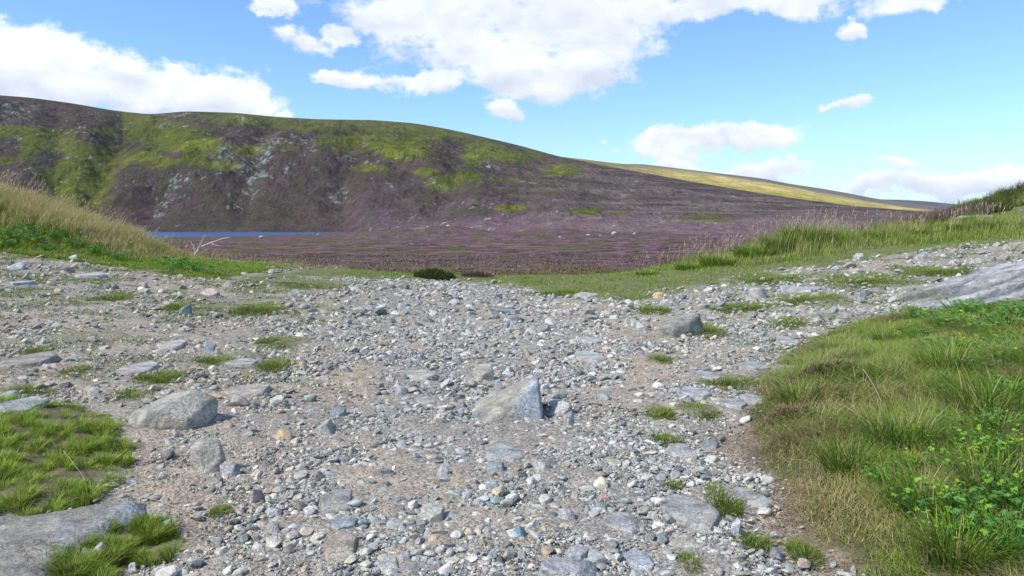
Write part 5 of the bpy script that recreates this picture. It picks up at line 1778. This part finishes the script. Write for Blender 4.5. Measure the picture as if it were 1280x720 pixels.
for e in CL:
    u, v, ru, rv = e[:4]
    wgt = e[4] if len(e) > 4 else 1.0
    r = ray(u, v); r = r / np.linalg.norm(r)
    a0, e0 = math.atan2(r[0], r[1]), math.asin(r[2])
    r1 = ray(u + ru, v); r2 = ray(u, v - rv)
    ra = math.atan2(r1[0], r1[1]) - a0; re = math.asin(r2[2] / np.linalg.norm(r2)) - e0
    s = N(nt, "ShaderNodeVectorMath", operation='MULTIPLY_ADD')
    L(nt, comb.outputs[0], s.inputs[0]); s.inputs[1].default_value = (1 / ra, 1 / re, 0); s.inputs[2].default_value = (-a0 / ra, -e0 / re, 0)
    ln = N(nt, "ShaderNodeVectorMath", operation='LENGTH'); L(nt, s.outputs[0], ln.inputs[0])
    val = mathn(nt, 'SUBTRACT', wgt, ln.outputs["Value"])
    sy = N(nt, "ShaderNodeSeparateXYZ"); L(nt, s.outputs[0], sy.inputs[0])
    wt = mathn(nt, 'MAXIMUM', mathn(nt, 'ADD', val, .35), 0.0)
    num = mathn(nt, 'MULTIPLY', wt, sy.outputs[1]) if num is None else mathn(nt, 'MULTIPLY_ADD', wt, sy.outputs[1], num)
    den = wt if den is None else mathn(nt, 'ADD', den, wt)
    cur = val if cur is None else mathn(nt, 'SMOOTH_MAX', cur, val, .12)
# generic broken cloud, unseen, added behind the camera for fill light
back = mathn(nt, 'MULTIPLY', ramp(nt, sep.outputs[1], 0.1, -0.2), mathn(nt, 'MULTIPLY', mathn(nt, 'SUBTRACT', noise(nt, tc, 2.2, 5), .50), 3.0))
back = mathn(nt, 'SUBTRACT', back, ramp(nt, sep.outputs[1], -0.25, 0.15))
cur = mathn(nt, 'MAXIMUM', cur, back)
dens = mathn(nt, 'ADD', cur, mathn(nt, 'ADD', mathn(nt, 'MULTIPLY', mathn(nt, 'SUBTRACT', nb, .5), 1.5), mathn(nt, 'MULTIPLY', mathn(nt, 'SUBTRACT', nf, .5), 1.2)))
mask = ramp(nt, dens, -.10, .42)
thin = ramp(nt, dens, .0, .9)
# self shading of the billows: compare the billow noise with itself a little higher up
mp2 = N(nt, "ShaderNodeMapping"); mp2.inputs["Scale"].default_value = (1, 1, 1.7); mp2.inputs["Location"].default_value = (.0, 0, .035); L(nt, tc, mp2.inputs["Vector"])
nb2 = noise(nt, mp2.outputs[0], 9, 5, .55, .25)
shade = mathn(nt, 'ADD', mathn(nt, 'MULTIPLY', mathn(nt, 'SUBTRACT', nb, nb2), 2.2), .56)
vert = mathn(nt, 'DIVIDE', num, mathn(nt, 'MAXIMUM', den, .05))
shade = mathn(nt, 'ADD', shade, mathn(nt, 'MULTIPLY', thin, -.10))
shade = mathn(nt, 'ADD', shade, mathn(nt, 'MULTIPLY', vert, .55))
shade = mathn(nt, 'MINIMUM', mathn(nt, 'MAXIMUM', shade, 0.0), 1.0)
CLW = 6.3
ccol = mixc(nt, shade, (.68 * CLW, .74 * CLW, .88 * CLW), (1.08 * CLW, 1.14 * CLW, 1.22 * CLW))
skyc = mixc(nt, 1.0, sky.outputs[0], (.74, .96, 1.22), 'MULTIPLY')
final = mixc(nt, mask, skyc, ccol)
L(nt, final, bg.inputs["Color"])
bg.inputs["Strength"].default_value = 0.12
world.cycles.sampling_method = 'MANUAL'; world.cycles.sample_map_resolution = 1024

scene.view_settings.view_transform = 'Standard'
scene.view_settings.look = 'None'
scene.view_settings.gamma = 1
scene.view_settings.exposure = 0.50
scene.view_settings.use_curve_mapping = False
scene.render.engine = 'CYCLES'
scene.cycles.use_denoising = True
scene.cycles.max_bounces = 4
scene.cycles.diffuse_bounces = 2
scene.cycles.transmission_bounces = 2
scene.cycles.transparent_max_bounces = 4
scene.cycles.use_adaptive_sampling = False
